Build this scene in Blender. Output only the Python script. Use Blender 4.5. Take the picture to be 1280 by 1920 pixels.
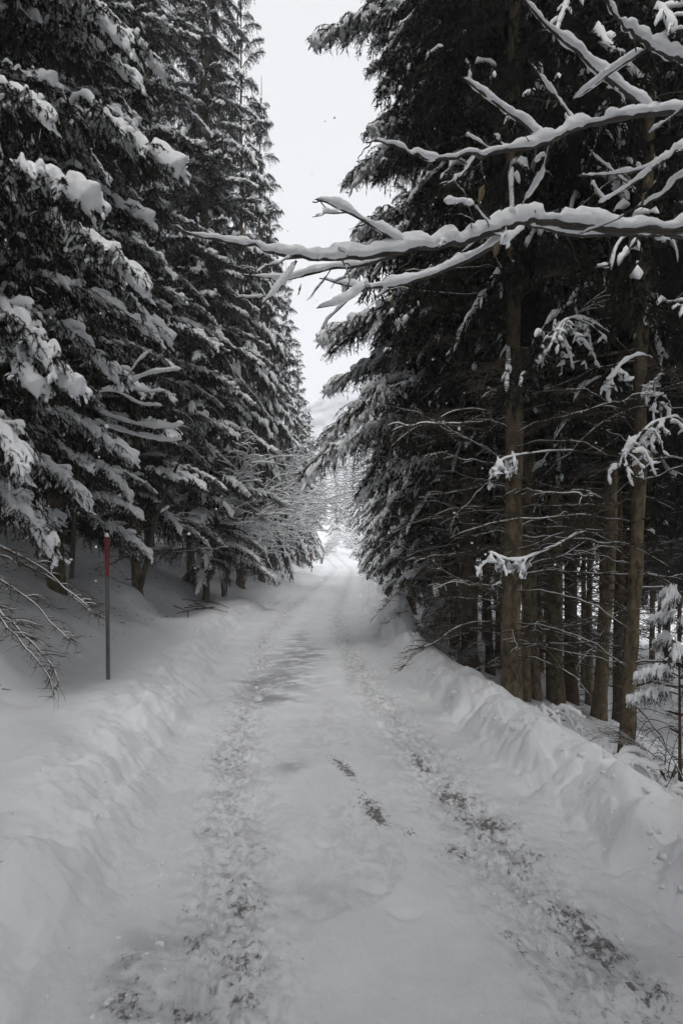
import bpy, math, random
import numpy as np
from mathutils import Vector

sc = bpy.context.scene
for o in list(bpy.data.objects):
    bpy.data.objects.remove(o)
C = sc.collection
R = math.radians

# ------------------------------------------------------------------ camera
EYE = 1.7
cd = bpy.data.cameras.new('camera')
cam = bpy.data.objects.new('camera', cd); C.objects.link(cam)
cam.location = (0, 0, EYE); cam.rotation_euler = (R(90), 0, 0)
cd.sensor_fit = 'HORIZONTAL'; cd.sensor_width = 36.0
cd.lens = 36.0 * 1000 / 1280
cd.shift_y = 80 / 1280          # the horizon lies a little under the middle of the frame
cd.clip_start = 0.05; cd.clip_end = 3000
sc.camera = cam

# ------------------------------------------------------------------ sky, sun, exposure
SUN_EL, SUN_AZ = 60, 180
w = bpy.data.worlds.new('World'); sc.world = w; w.use_nodes = True
nt = w.node_tree; nt.nodes.clear()
sky = nt.nodes.new('ShaderNodeTexSky'); sky.sky_type = 'NISHITA'; sky.sun_disc = False
sky.sun_elevation = R(SUN_EL); sky.sun_rotation = R(SUN_AZ); sky.dust_density = 4; sky.air_density = 1
hs = nt.nodes.new('ShaderNodeHueSaturation'); hs.inputs['Saturation'].default_value = 0.10
mx = nt.nodes.new('ShaderNodeMix'); mx.data_type = 'RGBA'; mx.inputs[0].default_value = 0.85
mx.inputs[7].default_value = (4.5, 4.55, 4.69, 1)       # an even cloud layer over the whole sky
bg = nt.nodes.new('ShaderNodeBackground'); bg.inputs['Strength'].default_value = 0.13
wo = nt.nodes.new('ShaderNodeOutputWorld')
nt.links.new(sky.outputs[0], hs.inputs['Color']); nt.links.new(hs.outputs[0], mx.inputs[6])
nt.links.new(mx.outputs[2], bg.inputs['Color']); nt.links.new(bg.outputs[0], wo.inputs['Surface'])

sl = bpy.data.lights.new('sun', 'SUN'); sl.energy = 1.3; sl.angle = R(24); sl.color = (1, 0.985, 0.96)
sun = bpy.data.objects.new('sun', sl); C.objects.link(sun)
sun.rotation_euler = (R(90 - SUN_EL), 0, R(180 - SUN_AZ))
sun.location = (0, -40, 60)

vs = sc.view_settings
vs.view_transform = 'Standard'; vs.look = 'None'; vs.exposure = 0.64; vs.gamma = 1.0; vs.use_curve_mapping = False
cy = sc.cycles
cy.max_bounces = 6; cy.diffuse_bounces = 5; cy.glossy_bounces = 2; cy.transmission_bounces = 2
cy.volume_bounces = 2; cy.transparent_max_bounces = 4
cy.use_denoising = True
try:
    cy.denoiser = 'OPENIMAGEDENOISE'; cy.denoising_input_passes = 'RGB_ALBEDO_NORMAL'
except Exception:
    pass
cy.sample_clamp_indirect = 4
cy.use_adaptive_sampling = True; cy.adaptive_threshold = 0.04

# ------------------------------------------------------------------ helpers
def at(px, py, d):
    """point seen at photo pixel (px,py) standing d metres down the road"""
    return np.array([(px - 640) / 1000 * d, d, EYE - (py - 1040) / 1000 * d])

_tab = np.random.RandomState(5).rand(256, 256)
def vn(x, y, seed=0):
    x = np.asarray(x, float) + seed * 17.31; y = np.asarray(y, float) + seed * 5.77
    xi = np.floor(x).astype(int); yi = np.floor(y).astype(int)
    fx = x - xi; fy = y - yi
    fx = fx * fx * fx * (fx * (fx * 6 - 15) + 10); fy = fy * fy * fy * (fy * (fy * 6 - 15) + 10)
    a = _tab[xi & 255, yi & 255]; b = _tab[(xi + 1) & 255, yi & 255]
    c = _tab[xi & 255, (yi + 1) & 255]; d = _tab[(xi + 1) & 255, (yi + 1) & 255]
    return (a * (1 - fx) + b * fx) * (1 - fy) + (c * (1 - fx) + d * fx) * fy - 0.5
def fbm(x, y, o=4, seed=0, g=0.5):
    s = 0; a = 1.0; f = 1.0
    for i in range(o):
        s = s + a * vn(x * f, y * f, seed + i * 3); a *= g; f *= 2.03
    return s
def n3(p, f, seed=0):
    return (vn(p[:, 0] * f, p[:, 1] * f, seed) + vn(p[:, 1] * f, p[:, 2] * f, seed + 7) + vn(p[:, 2] * f, p[:, 0] * f, seed + 13)) / 1.5
def unit(v):
    v = np.asarray(v, float); n = np.linalg.norm(v, axis=-1, keepdims=True); return v / np.maximum(n, 1e-9)

class MB:
    """collects triangles and quads with material indices; build() makes ONE mesh"""
    def __init__(self): self.V = []; self.T = []; self.Q = []; self.tm = []; self.qm = []; self.n = 0
    def add(self, V, T=None, Q=None, m=0):
        V = np.asarray(V, float).reshape(-1, 3)
        if T is not None and len(T): T = np.asarray(T, int).reshape(-1, 3); self.T.append(T + self.n); self.tm.append(np.full(len(T), m))
        if Q is not None and len(Q): Q = np.asarray(Q, int).reshape(-1, 4); self.Q.append(Q + self.n); self.qm.append(np.full(len(Q), m))
        self.V.append(V); self.n += len(V)
    def mesh(self, name, mats, smooth=True):
        V = np.concatenate(self.V) if self.V else np.zeros((0, 3))
        T = np.concatenate(self.T) if self.T else np.zeros((0, 3), int)
        Q = np.concatenate(self.Q) if self.Q else np.zeros((0, 4), int)
        mi = np.concatenate((self.tm or [np.zeros(0)]) + (self.qm or [np.zeros(0)])).astype(np.int32)
        me = bpy.data.meshes.new(name)
        me.vertices.add(len(V)); me.vertices.foreach_set('co', V.astype(np.float32).ravel())
        L = np.concatenate([T.ravel(), Q.ravel()]).astype(np.int32)
        me.loops.add(len(L)); me.loops.foreach_set('vertex_index', L)
        st = np.concatenate([np.arange(len(T)) * 3, len(T) * 3 + np.arange(len(Q)) * 4]).astype(np.int32)
        me.polygons.add(len(st)); me.polygons.foreach_set('loop_start', st)
        me.polygons.foreach_set('material_index', mi)
        me.polygons.foreach_set('use_smooth', np.full(len(st), smooth))
        for m in mats: me.materials.append(m)
        me.update(calc_edges=True); me.validate()
        return me

def tube(mb, P, r, sides=5, m=0, b=None, flat=1.0):
    """tapered tube along P; with b an ellipse (r across, b up), underside flattened by flat"""
    P = np.asarray(P, float); n = len(P); r = np.broadcast_to(np.asarray(r, float), (n,))
    b = r if b is None else np.broadcast_to(np.asarray(b, float), (n,))
    t = np.gradient(P, axis=0); t = unit(t)
    s = np.cross(t, [0, 0, 1.0]); bad = np.linalg.norm(s, axis=1) < 0.15
    s[bad] = np.cross(t[bad], [0.3, 1.0, 0.0]); s = unit(s); u = np.cross(s, t)
    a = np.arange(sides) * 2 * math.pi / sides + 0.3
    ca = np.cos(a); sa = np.sin(a); sa = np.where(sa < 0, sa * flat, sa)
    V = P[:, None, :] + s[:, None, :] * (r[:, None] * ca)[..., None] + u[:, None, :] * (b[:, None] * sa)[..., None]
    V = V.reshape(-1, 3)
    i = np.arange(n - 1)[:, None] * sides; k = np.arange(sides)[None]; k2 = (k + 1) % sides
    Q = np.stack([i + k, i + k2, i + sides + k2, i + sides + k], -1).reshape(-1, 4)
    V = np.vstack([V, P[0], P[-1]])
    e = n * sides; k = np.arange(sides); k2 = (k + 1) % sides
    T = np.vstack([np.stack([np.full(sides, e), k2, k], -1), np.stack([np.full(sides, e + 1), (n - 1) * sides + k, (n - 1) * sides + k2], -1)])
    mb.add(V, T, Q, m)

def needles(mb, S, dens, ln, wd, rng, m=0, spread=0.9):
    """S (k,2,3) twig pieces; thin needle blades round each"""
    S = np.asarray(S); a = S[:, 0]; d = S[:, 1] - a; L = np.linalg.norm(d, axis=1)
    k = np.maximum(1, (L * dens + rng.rand(len(L))).astype(int)); idx = np.repeat(np.arange(len(S)), k)
    ax = unit(d)[idx]; t = rng.rand(len(idx))[:, None]; p = a[idx] + d[idx] * t
    q = unit(np.cross(ax, unit(rng.randn(len(idx), 3)))); sp = (spread * (0.6 + 0.6 * rng.rand(len(idx))))[:, None]
    dr = unit(ax * np.cos(sp) + q * np.sin(sp)); si = unit(np.cross(dr, ax)) * (wd * 0.5)
    l = (ln * (0.7 + 0.6 * rng.rand(len(idx))))[:, None]
    V = np.stack([p - si, p + si, p + dr * l], 1).reshape(-1, 3)
    mb.add(V, np.arange(len(V)).reshape(-1, 3), None, m)

def curve(p0, az, el0, el1, L, n, wob=0.0, rng=None, azd=0.0):
    """polyline that starts at elevation el0 and ends at el1 (degrees)"""
    P = [np.array(p0, float)]; st = L / (n - 1)
    for i in range(n - 1):
        f = i / max(1, n - 2); e = R(el0 + (el1 - el0) * f); a = R(az + azd * f)
        if wob: e += rng.randn() * wob; a += rng.randn() * wob
        P.append(P[-1] + st * np.array([math.cos(a) * math.cos(e), math.sin(a) * math.cos(e), math.sin(e)]))
    return np.array(P)
def resample(P, n):
    P = np.asarray(P, float)
    # smooth (Catmull-Rom) polyline through the given points
    k = len(P); Q = np.vstack([2 * P[0] - P[1], P, 2 * P[-1] - P[-2]])
    out = []
    for u in np.linspace(0, k - 1 - 1e-6, n):
        i = int(u); f = u - i; a, b, c, d = Q[i:i + 4]
        out.append(0.5 * ((2 * b) + (-a + c) * f + (2 * a - 5 * b + 4 * c - d) * f * f + (-a + 3 * b - 3 * c + d) * f ** 3))
    return np.array(out)

def lump(n, rng, amt):
    x = np.linspace(0, n * 0.35, n) + rng.rand() * 100
    return 1 + amt * 2 * (vn(x, x * 0 + rng.rand() * 50) + 0.5 * vn(x * 2.3, x * 0 + 9))
def snow_on(mb, P, w, h, rng, sides=8, amt=0.35, m=0, lift=0.0, taper=True):
    """a cushion of snow lying along the top of polyline P"""
    P = np.asarray(P, float); n = len(P)
    t = unit(np.gradient(P, axis=0)); level = np.sqrt(np.clip(1 - t[:, 2] ** 2, 0, 1)); k = np.clip((level - 0.12) / 0.7, 0.12, 1)
    e = np.ones(n)
    if taper:
        x = np.linspace(0, 1, n); e = np.clip(np.minimum(x, 1 - x) / 0.12, 0, 1); e = np.sqrt(1 - (1 - e) ** 2) * 0.9 + 0.1
    lm = lump(n, rng, amt)
    hh = h * k * e * lm; ww = w * (0.5 + 0.5 * k) * e * (0.6 + 0.4 * lm)
    Pc = P.copy(); Pc[:, 2] += lift + hh * 0.22
    tube(mb, Pc, ww * 0.5, sides, m, b=hh * 0.75, flat=0.45)

def remesh(mb, vox, smooth=2, noise=0.0, nf=12, seed=0):
    """fuse overlapping cushions into one soft skin, returned as a new MB"""
    me = mb.mesh('tmp', []); ob = bpy.data.objects.new('tmp', me); C.objects.link(ob)
    md = ob.modifiers.new('r', 'REMESH'); md.mode = 'VOXEL'; md.voxel_size = vox
    if smooth:
        s = ob.modifiers.new('s', 'SMOOTH'); s.iterations = smooth; s.factor = 0.5
    dg = bpy.context.evaluated_depsgraph_get(); ev = ob.evaluated_get(dg); m2 = ev.to_mesh()
    nv = len(m2.vertices); V = np.empty(nv * 3, np.float32); m2.vertices.foreach_get('co', V); V = V.reshape(-1, 3).astype(float)
    N = np.empty(nv * 3, np.float32); m2.vertices.foreach_get('normal', N); N = N.reshape(-1, 3)
    nl = len(m2.loops); L = np.empty(nl, np.int32); m2.loops.foreach_get('vertex_index', L)
    ok = nl == 4 * len(m2.polygons)
    if noise: V = V + N * (noise * 2 * (n3(V, nf, seed) + 0.5 * n3(V, nf * 2.3, seed + 3)))[:, None]
    out = MB()
    if ok: out.add(V, None, L.reshape(-1, 4))
    else:
        Q = [list(p.vertices) for p in m2.polygons if len(p.vertices) == 4]; T = [list(p.vertices) for p in m2.polygons if len(p.vertices) == 3]
        out.add(V, T, Q)
    ev.to_mesh_clear(); bpy.data.objects.remove(ob); bpy.data.meshes.remove(me)
    return out

def obj(name, me, parent=None, loc=(0, 0, 0), rot=(0, 0, 0), scale=(1, 1, 1)):
    o = bpy.data.objects.new(name, me); C.objects.link(o); o.parent = parent
    if name == 'snow': o['kind'] = 'stuff'
    o.location = [float(v) for v in loc]; o.rotation_euler = [float(v) for v in rot]; o.scale = [float(v) for v in scale]
    return o
def tag(o, label=None, cat=None, group=None, kind=None):
    if label: o['label'] = label
    if cat: o['category'] = cat
    if group: o['group'] = group
    if kind: o['kind'] = kind
    return o
def empty(name, loc, label=None, cat=None, group=None):
    o = bpy.data.objects.new(name, None); C.objects.link(o); o.location = [float(v) for v in loc]; o.empty_display_size = 0.1
    return tag(o, label, cat, group)

# ------------------------------------------------------------------ materials
def mat(name, col, rough=0.8, var=None, vs_=8.0, bump=0.0, bs=30.0, spec=0.2, stretch=None, detail=4, sss=0.0, bd=0.02):
    m = bpy.data.materials.new(name); m.use_nodes = True; n = m.node_tree; b = n.nodes['Principled BSDF']
    b.inputs['Base Color'].default_value = (*col, 1); b.inputs['Roughness'].default_value = rough
    b.inputs['Specular IOR Level'].default_value = spec
    if sss:
        b.inputs['Subsurface Weight'].default_value = sss; b.inputs['Subsurface Radius'].default_value = (0.03, 0.035, 0.04); b.inputs['Subsurface Scale'].default_value = 1
    tc = n.nodes.new('ShaderNodeTexCoord'); mp = n.nodes.new('ShaderNodeMapping')
    if stretch: mp.inputs['Scale'].default_value = stretch
    n.links.new(tc.outputs['Object'], mp.inputs['Vector'])
    if var:
        no = n.nodes.new('ShaderNodeTexNoise'); no.inputs['Scale'].default_value = vs_; no.inputs['Detail'].default_value = detail; no.inputs['Roughness'].default_value = 0.65
        n.links.new(mp.outputs[0], no.inputs['Vector'])
        cr = n.nodes.new('ShaderNodeValToRGB'); cr.color_ramp.elements[0].position = 0.32; cr.color_ramp.elements[1].position = 0.68
        cr.color_ramp.elements[0].color = (*col, 1); cr.color_ramp.elements[1].color = (*var, 1)
        n.links.new(no.outputs['Fac'], cr.inputs[0]); n.links.new(cr.outputs[0], b.inputs['Base Color'])
    if bump:
        nb = n.nodes.new('ShaderNodeTexNoise'); nb.inputs['Scale'].default_value = bs; nb.inputs['Detail'].default_value = 6; nb.inputs['Roughness'].default_value = 0.65
        n.links.new(mp.outputs[0], nb.inputs['Vector'])
        bu = n.nodes.new('ShaderNodeBump'); bu.inputs['Strength'].default_value = bump; bu.inputs['Distance'].default_value = bd
        n.links.new(nb.outputs['Fac'], bu.inputs['Height']); n.links.new(bu.outputs[0], b.inputs['Normal'])
    return m
M_SNOW = mat('fresh_snow', (0.87, 0.88, 0.895), 0.75, var=(0.90, 0.905, 0.915), vs_=6, bump=0.5, bs=90, spec=0.15, bd=0.01)
M_SNOWG = mat('ground_snow', (0.85, 0.86, 0.88), 0.7, var=(0.89, 0.897, 0.91), vs_=3, bump=0.45, bs=40, spec=0.2, bd=0.012)
M_NEEDLE = mat('spruce_needles', (0.011, 0.014, 0.010), 0.75, var=(0.025, 0.029, 0.020), vs_=4, spec=0.08)
M_TWIG = mat('twig_bark', (0.050, 0.040, 0.030), 0.85, var=(0.085, 0.068, 0.048), vs_=12, spec=0.1)
M_BARK = mat('spruce_bark', (0.040, 0.032, 0.021), 0.9, var=(0.25, 0.195, 0.125), vs_=16, bump=1.0, bs=34, spec=0.1, stretch=(1, 1, 0.5), detail=8, bd=0.03)
M_BARKR = mat('reddish_spruce_bark', (0.040, 0.026, 0.018), 0.9, var=(0.11, 0.072, 0.048), vs_=20, bump=1.0, bs=34, spec=0.1, stretch=(1, 1, 0.5), detail=8, bd=0.03)
M_MAPLE = mat('maple_bark', (0.050, 0.045, 0.040), 0.8, var=(0.09, 0.082, 0.072), vs_=20, bump=0.5, bs=60, spec=0.2)
M_LEAF = mat('withered_leaf', (0.16, 0.12, 0.07), 0.8, var=(0.22, 0.17, 0.10), vs_=30)
M_RED = mat('red_paint', (0.22, 0.016, 0.022), 0.55, var=(0.15, 0.016, 0.02), vs_=14, spec=0.4)
M_GREY = mat('weathered_wood', (0.10, 0.10, 0.10), 0.7, var=(0.17, 0.17, 0.165), vs_=18, bump=0.3, bs=60, stretch=(1, 1, 0.15))
M_DEBRIS = mat('forest_litter', (0.035, 0.028, 0.02), 0.9)

# ------------------------------------------------------------------ terrain: road, banks, hillside
_yy = np.arange(-40, 420, 0.25)
def spl(xs, ys, k=7):
    z = np.interp(_yy, xs, ys); ker = np.hanning(k + 2)[1:-1]; ker /= ker.sum()
    zp = np.pad(z, k, mode='edge'); return np.convolve(zp, ker, 'same')[k:-k]
_c = spl([-40, -14, -6, 0, 2, 3.7, 6.5, 10.6, 16, 24, 38, 50, 60, 75, 100, 400], [22, 6.0, 1.7, .58, .32, .05, -.33, -.75, -.85, -.6, -.1, .2, .1, -1.5, -6, -30], 13)
_h = spl([-40, 2, 4, 7, 11, 24, 38, 400], [1.3, 1.3, 1.3, 1.38, 1.48, 1.5, 1.5, 1.5], 13)
_z = spl([-40, 0, 10, 24, 38, 46, 54, 62, 75, 100, 140, 220, 400], [-.3, 0, 0, .06, .22, .32, .26, .4, 1.5, 4.2, 10, 24, 60], 25)
rc = lambda y: np.interp(y, _yy, _c)
rh = lambda y: np.interp(y, _yy, _h)
rz = lambda y: np.interp(y, _yy, _z)
def smooth_interp(x, xs, ys):
    # cubic Hermite through the profile points
    xs = np.array(xs, float); ys = np.array(ys, float); m = np.gradient(ys, xs)
    i = np.clip(np.searchsorted(xs, x) - 1, 0, len(xs) - 2); h = xs[i + 1] - xs[i]; t = np.clip((x - xs[i]) / h, 0, 1)
    return ((2 * t**3 - 3 * t**2 + 1) * ys[i] + (t**3 - 2 * t**2 + t) * h * m[i] + (-2 * t**3 + 3 * t**2) * ys[i + 1] + (t**3 - t**2) * h * m[i + 1])
LS = ([0, .10, .26, .48, .74, .95, 1.2, 1.6, 2.1, 2.7, 3.6, 5, 8, 15, 40, 90], [0, .035, .12, .22, .30, .31, .29, .30, .62, .98, 1.45, 2.0, 3.2, 5.6, 13, 26])
RS = ([0, .08, .20, .36, .52, .74, .95, 1.4, 2.2, 4, 8, 15, 40, 90], [0, .04, .11, .18, .21, .14, -.04, -.27, -.55, -1.05, -2.0, -3.6, -7, -9])
BUMPS = [  # lumps of ploughed snow: x, y, height, radius
    (1.34, 5.9, .12, .14), (1.20, 6.4, .10, .12), (1.42, 5.0, .13, .20), (1.50, 4.35, .10, .22),
    (1.75, 3.35, .12, .14), (1.62, 3.0, .06, .12), (1.75, 2.65, .10, .10), (1.30, 7.4, .10, .2), (1.05, 9.2, .10, .22), (1.3, 16.5, .25, .5), (1.3, 21, .30, .6),
    (-1.42, 2.45, .12, .16), (-1.7, 3.2, .08, .2), (-2.0, 5.0, .07, .25), (-4.55, 11.2, .25, .6), (-3.6, 9.0, .18, .5)]
_hr = np.random.RandomState(12)
HEAPS = [(1.26, 11.8, .85, .62), (1.15, 10.6, .30, .5)] + [(float(np.interp(y_, _yy, _c) + np.interp(y_, _yy, _h) + .18 + .3 * _hr.rand()), y_, .015 + .045 * _hr.rand(), .16 + .26 * _hr.rand()) for y_ in np.concatenate([np.arange(2.6, 11, .30), np.arange(13, 30, .9)])] + [(float(np.interp(y_, _yy, _c) - np.interp(y_, _yy, _h) - .2 - .3 * _hr.rand()), y_, .04 + .09 * _hr.rand(), .12 + .2 * _hr.rand()) for y_ in np.arange(2.4, 24, .6)]
DENTS = [(265, 1640, .085, .022), (600, 1690, .10, .012), (228, 1722, .09, .02), (705, 1660, .07, .012), (615, 1575, .07, .012), (255, 1565, .06, .014), (320, 1480, .07, .012), (480, 1560, .08, .01), (760, 1700, .08, .01)]
def height(X, Y):
    u = X - rc(Y); hw = rh(Y) + 0.10 * fbm(Y * 0.9, Y * 0 + 3, 3, 2) + 0.03 * vn(Y * 5, X * 3, 4)
    sL = -u - hw; sR = u - hw
    lf = 1 + 0.35 * fbm(Y * 0.35, Y * 0 + 8, 2, 5); rf = 1 + 0.30 * fbm(Y * 0.5, Y * 0 + 2, 2, 6)
    zl = smooth_interp(np.clip(sL, 0, 89), *LS); zl = np.where(sL < 1.3, zl * lf, zl + (lf - 1) * 0.3 * np.exp(-(sL - 1.3)))
    zrr = smooth_interp(np.clip(sR, 0, 89), *RS); zrr = np.where(zrr > 0, zrr * rf, zrr)
    far = np.clip((Y - 55) / 40, 0, 1)
    zrr = zrr * (1 - far) + np.abs(zrr) * 0.25 * far
    z = np.where(sL > 0, zl, np.where(sR > 0, zrr, 0.0)) + rz(Y)
    bank = np.exp(-((sL - .45) / .40) ** 2) + np.exp(-((sR - .26) / .34) ** 2)
    rough = np.exp(-((sL - .22) / .22) ** 2) + np.exp(-((sR - .12) / .24) ** 2)
    z += bank * (0.10 * fbm(X * 2.2, Y * 1.8, 4, 11) + np.where(u > 0, .14, .09) * (np.abs(fbm(X * 3.6 + 7, Y * 3.0, 4, 26, .55)) - .15)) + rough * (0.06 * fbm(X * 5, Y * 3.5, 4, 12, .55) + 0.035 * np.abs(vn(X * 13, Y * 10, 13)))
    slope = np.clip(sL - 1, 0, 1) + np.clip(sR - .9, 0, 1)
    z += slope * (0.22 * fbm(X * 0.7, Y * 0.6, 3, 15) + 0.05 * fbm(X * 3, Y * 3, 2, 16))
    X1, Y1, Z1 = X.ravel(), Y.ravel(), z.ravel().copy(); y0, y1 = Y1.min(), Y1.max()
    for bx, by, bh, br in BUMPS:
        if by + 4 * br < y0 or by - 4 * br > y1: continue
        q = np.nonzero((np.abs(X1 - bx) < br * 3) & (np.abs(Y1 - by) < br * 4))[0]
        if len(q): xx, yy = X1[q], Y1[q]; r2 = ((xx - bx) ** 2 + ((yy - by) * 0.8) ** 2) / br ** 2; Z1[q] += bh * np.exp(-r2 ** 1.15) * (1 + 0.5 * fbm(xx * 6, yy * 6, 2, 19))
    for k, (bx, by, bh, br) in enumerate(HEAPS):      # piles of ploughed snow
        if by + 3 * br < y0 or by - 3 * br > y1: continue
        q = np.nonzero((np.abs(X1 - bx) < br * 2) & (np.abs(Y1 - by) < br * 3))[0]
        if len(q):
            xx, yy = X1[q], Y1[q]; r_ = np.hypot(xx - bx, (yy - by) * .7) / br * (1 + .45 * fbm(xx * 4, yy * 3.4, 3, 33))
            Z1[q] += bh * (np.clip(1 - r_, 0, 1) ** 1.25 if k < 1 else np.clip(1 - r_ * r_, 0, 1) ** 1.6)
    z = Z1.reshape(X.shape)
    road = np.clip(-np.maximum(sL, sR) / 0.25, 0, 1)
    tr = np.exp(-((u + .78) / .26) ** 2) + np.exp(-((u - .72) / .30) ** 2)
    z += road * (0.030 * fbm(X * 1.4, Y * 0.9, 3, 21) + tr * (0.058 * fbm(X * 8, Y * 6.5, 3, 22, .65) - 0.028) + 0.006 * fbm(X * 11, Y * 9, 2, 24))
    for px, py, rr, dp in DENTS:
        d_ = 1700 / (py - 1040); x_ = (px - 640) / 1000 * d_; q = np.hypot(X - x_, Y - d_) / rr
        z += road * dp * (np.exp(-((q - 1) / .35) ** 2) * -1.0 * np.clip(.6 - (Y - d_) / rr, 0, 1.4) + .25 * np.exp(-q ** 4))
    return z
def hz(x, y): return float(height(np.array([x]), np.array([y]))[0])

ug = [-1.62]; s = 0.017
uf = np.concatenate([np.arange(-2.75, -1.62, .022), np.arange(-1.62, 1.9, .0165), np.arange(1.9, 2.5, .024)])
def grow(a, end, st, k):
    out = []; x = a
    while abs(x) < abs(end): x += st; st *= k; out.append(x)
    return out
ucol = np.array(grow(-2.75, -160, -.04, 1.10)[::-1] + list(uf) + grow(uf[-1], 160, .04, 1.10))
yrow = list(np.arange(1.4, 2.0, .012)); y = 2.0
while y < 330: y += min(max(.012, .0019 * y ** 1.62), 3.0); yrow.append(y)
yrow = np.array(grow(-1.4, -40, -.1, 1.12)[::-1] + list(np.arange(-1.4, 1.4, .09)) + yrow)
YY, UU = np.meshgrid(yrow, ucol, indexing='ij'); XX = UU + rc(YY) * np.clip(1 - (np.abs(UU) - 6) / 30, 0, 1)
ZZ = height(XX, YY)
dy = np.gradient(ZZ, axis=0); dyY = np.gradient(YY, axis=0); dxX = np.gradient(XX, axis=0)
ex = np.stack([np.gradient(XX, axis=1), np.gradient(YY, axis=1), np.gradient(ZZ, axis=1)], -1)
ey = np.stack([dxX, dyY, dy], -1)
NN = unit(np.cross(ex, ey))

def road_material():
    m = bpy.data.materials.new('packed_road_snow'); m.use_nodes = True; n = m.node_tree; b = n.nodes['Principled BSDF']; L = n.links
    b.inputs['Roughness'].default_value = 0.62; b.inputs['Specular IOR Level'].default_value = 0.25
    def at_(nm):
        a = n.nodes.new('ShaderNodeAttribute'); a.attribute_name = nm; return a.outputs['Fac']
    tc = n.nodes.new('ShaderNodeTexCoord')
    def noise(scale, detail, rough=.6, st=(1, 1, 1), dist=0.0):
        mp = n.nodes.new('ShaderNodeMapping'); mp.inputs['Scale'].default_value = st; L.new(tc.outputs['Object'], mp.inputs['Vector'])
        x = n.nodes.new('ShaderNodeTexNoise'); x.inputs['Scale'].default_value = scale; x.inputs['Detail'].default_value = detail; x.inputs['Roughness'].default_value = rough
        x.inputs['Distortion'].default_value = dist
        L.new(mp.outputs[0], x.inputs['Vector']); return x.outputs['Fac']
    def math_(op, a, c, clamp=False):
        x = n.nodes.new('ShaderNodeMath'); x.operation = op; x.use_clamp = clamp
        for i, v in enumerate((a, c)):
            if isinstance(v, (int, float)): x.inputs[i].default_value = v
            else: L.new(v, x.inputs[i])
        return x.outputs[0]
    def sstep(v, lo, hi):
        x = n.nodes.new('ShaderNodeMapRange'); x.interpolation_type = 'SMOOTHSTEP'; x.inputs['From Min'].default_value = lo; x.inputs['From Max'].default_value = hi
        L.new(v, x.inputs['Value']); return x.outputs[0]
    def mixc(f, a, c):
        x = n.nodes.new('ShaderNodeMix'); x.data_type = 'RGBA'; L.new(f, x.inputs[0])
        for i, v in ((6, a), (7, c)):
            if isinstance(v, tuple): x.inputs[i].default_value = (*v, 1)
            else: L.new(v, x.inputs[i])
        return x.outputs[2]
    big = noise(2.2, 5, .6); mid = noise(12, 7, .7, (1, .75, 1), .8); fine = noise(42, 6, .7, (1, .8, 1), .4); grain = noise(160, 3, .6)
    col = mixc(sstep(big, .35, .7), (.79, .80, .82), (.87, .88, .895))
    # trampled wheel tracks: slightly greyer crumbly snow
    trk = math_('MULTIPLY', at_('track'), sstep(mid, .42, .62))
    col = mixc(math_('MULTIPLY', trk, .75), col, (.48, .48, .49))
    # thin ice glaze, dragged along the ploughing direction
    iced = noise(3.2, 6, .65, (.9, 1.5, 1), .3)
    ice = math_('MULTIPLY', at_('ice'), sstep(iced, .36, .58))
    col = mixc(math_('MULTIPLY', ice, .85), col, (.27, .275, .29))
    # grit showing through: coarse wear mask broken up by fine noise
    crumb = noise(26, 7, .75, (1, .8, 1), .35)
    g = math_('ADD', math_('MULTIPLY', crumb, .70), math_('MULTIPLY', fine, .30))
    wv = math_('ADD', g, math_('MULTIPLY', at_('wear'), .14))
    grit = sstep(wv, .60, .72)
    gcol = mixc(sstep(grain, .4, .6), (.05, .048, .047), (.22, .21, .21))
    col = mixc(math_('MULTIPLY', grit, .93), col, gcol)
    L.new(col, b.inputs['Base Color'])
    h = math_('ADD', math_('MULTIPLY', fine, .7), math_('MULTIPLY', mid, .8)); h = math_('SUBTRACT', h, math_('MULTIPLY', grit, .3))
    bu = n.nodes.new('ShaderNodeBump'); bu.inputs['Strength'].default_value = 0.55; bu.inputs['Distance'].default_value = 0.02
    L.new(h, bu.inputs['Height']); L.new(bu.outputs[0], b.inputs['Normal'])
    return m
M_ROAD = road_material()

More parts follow.
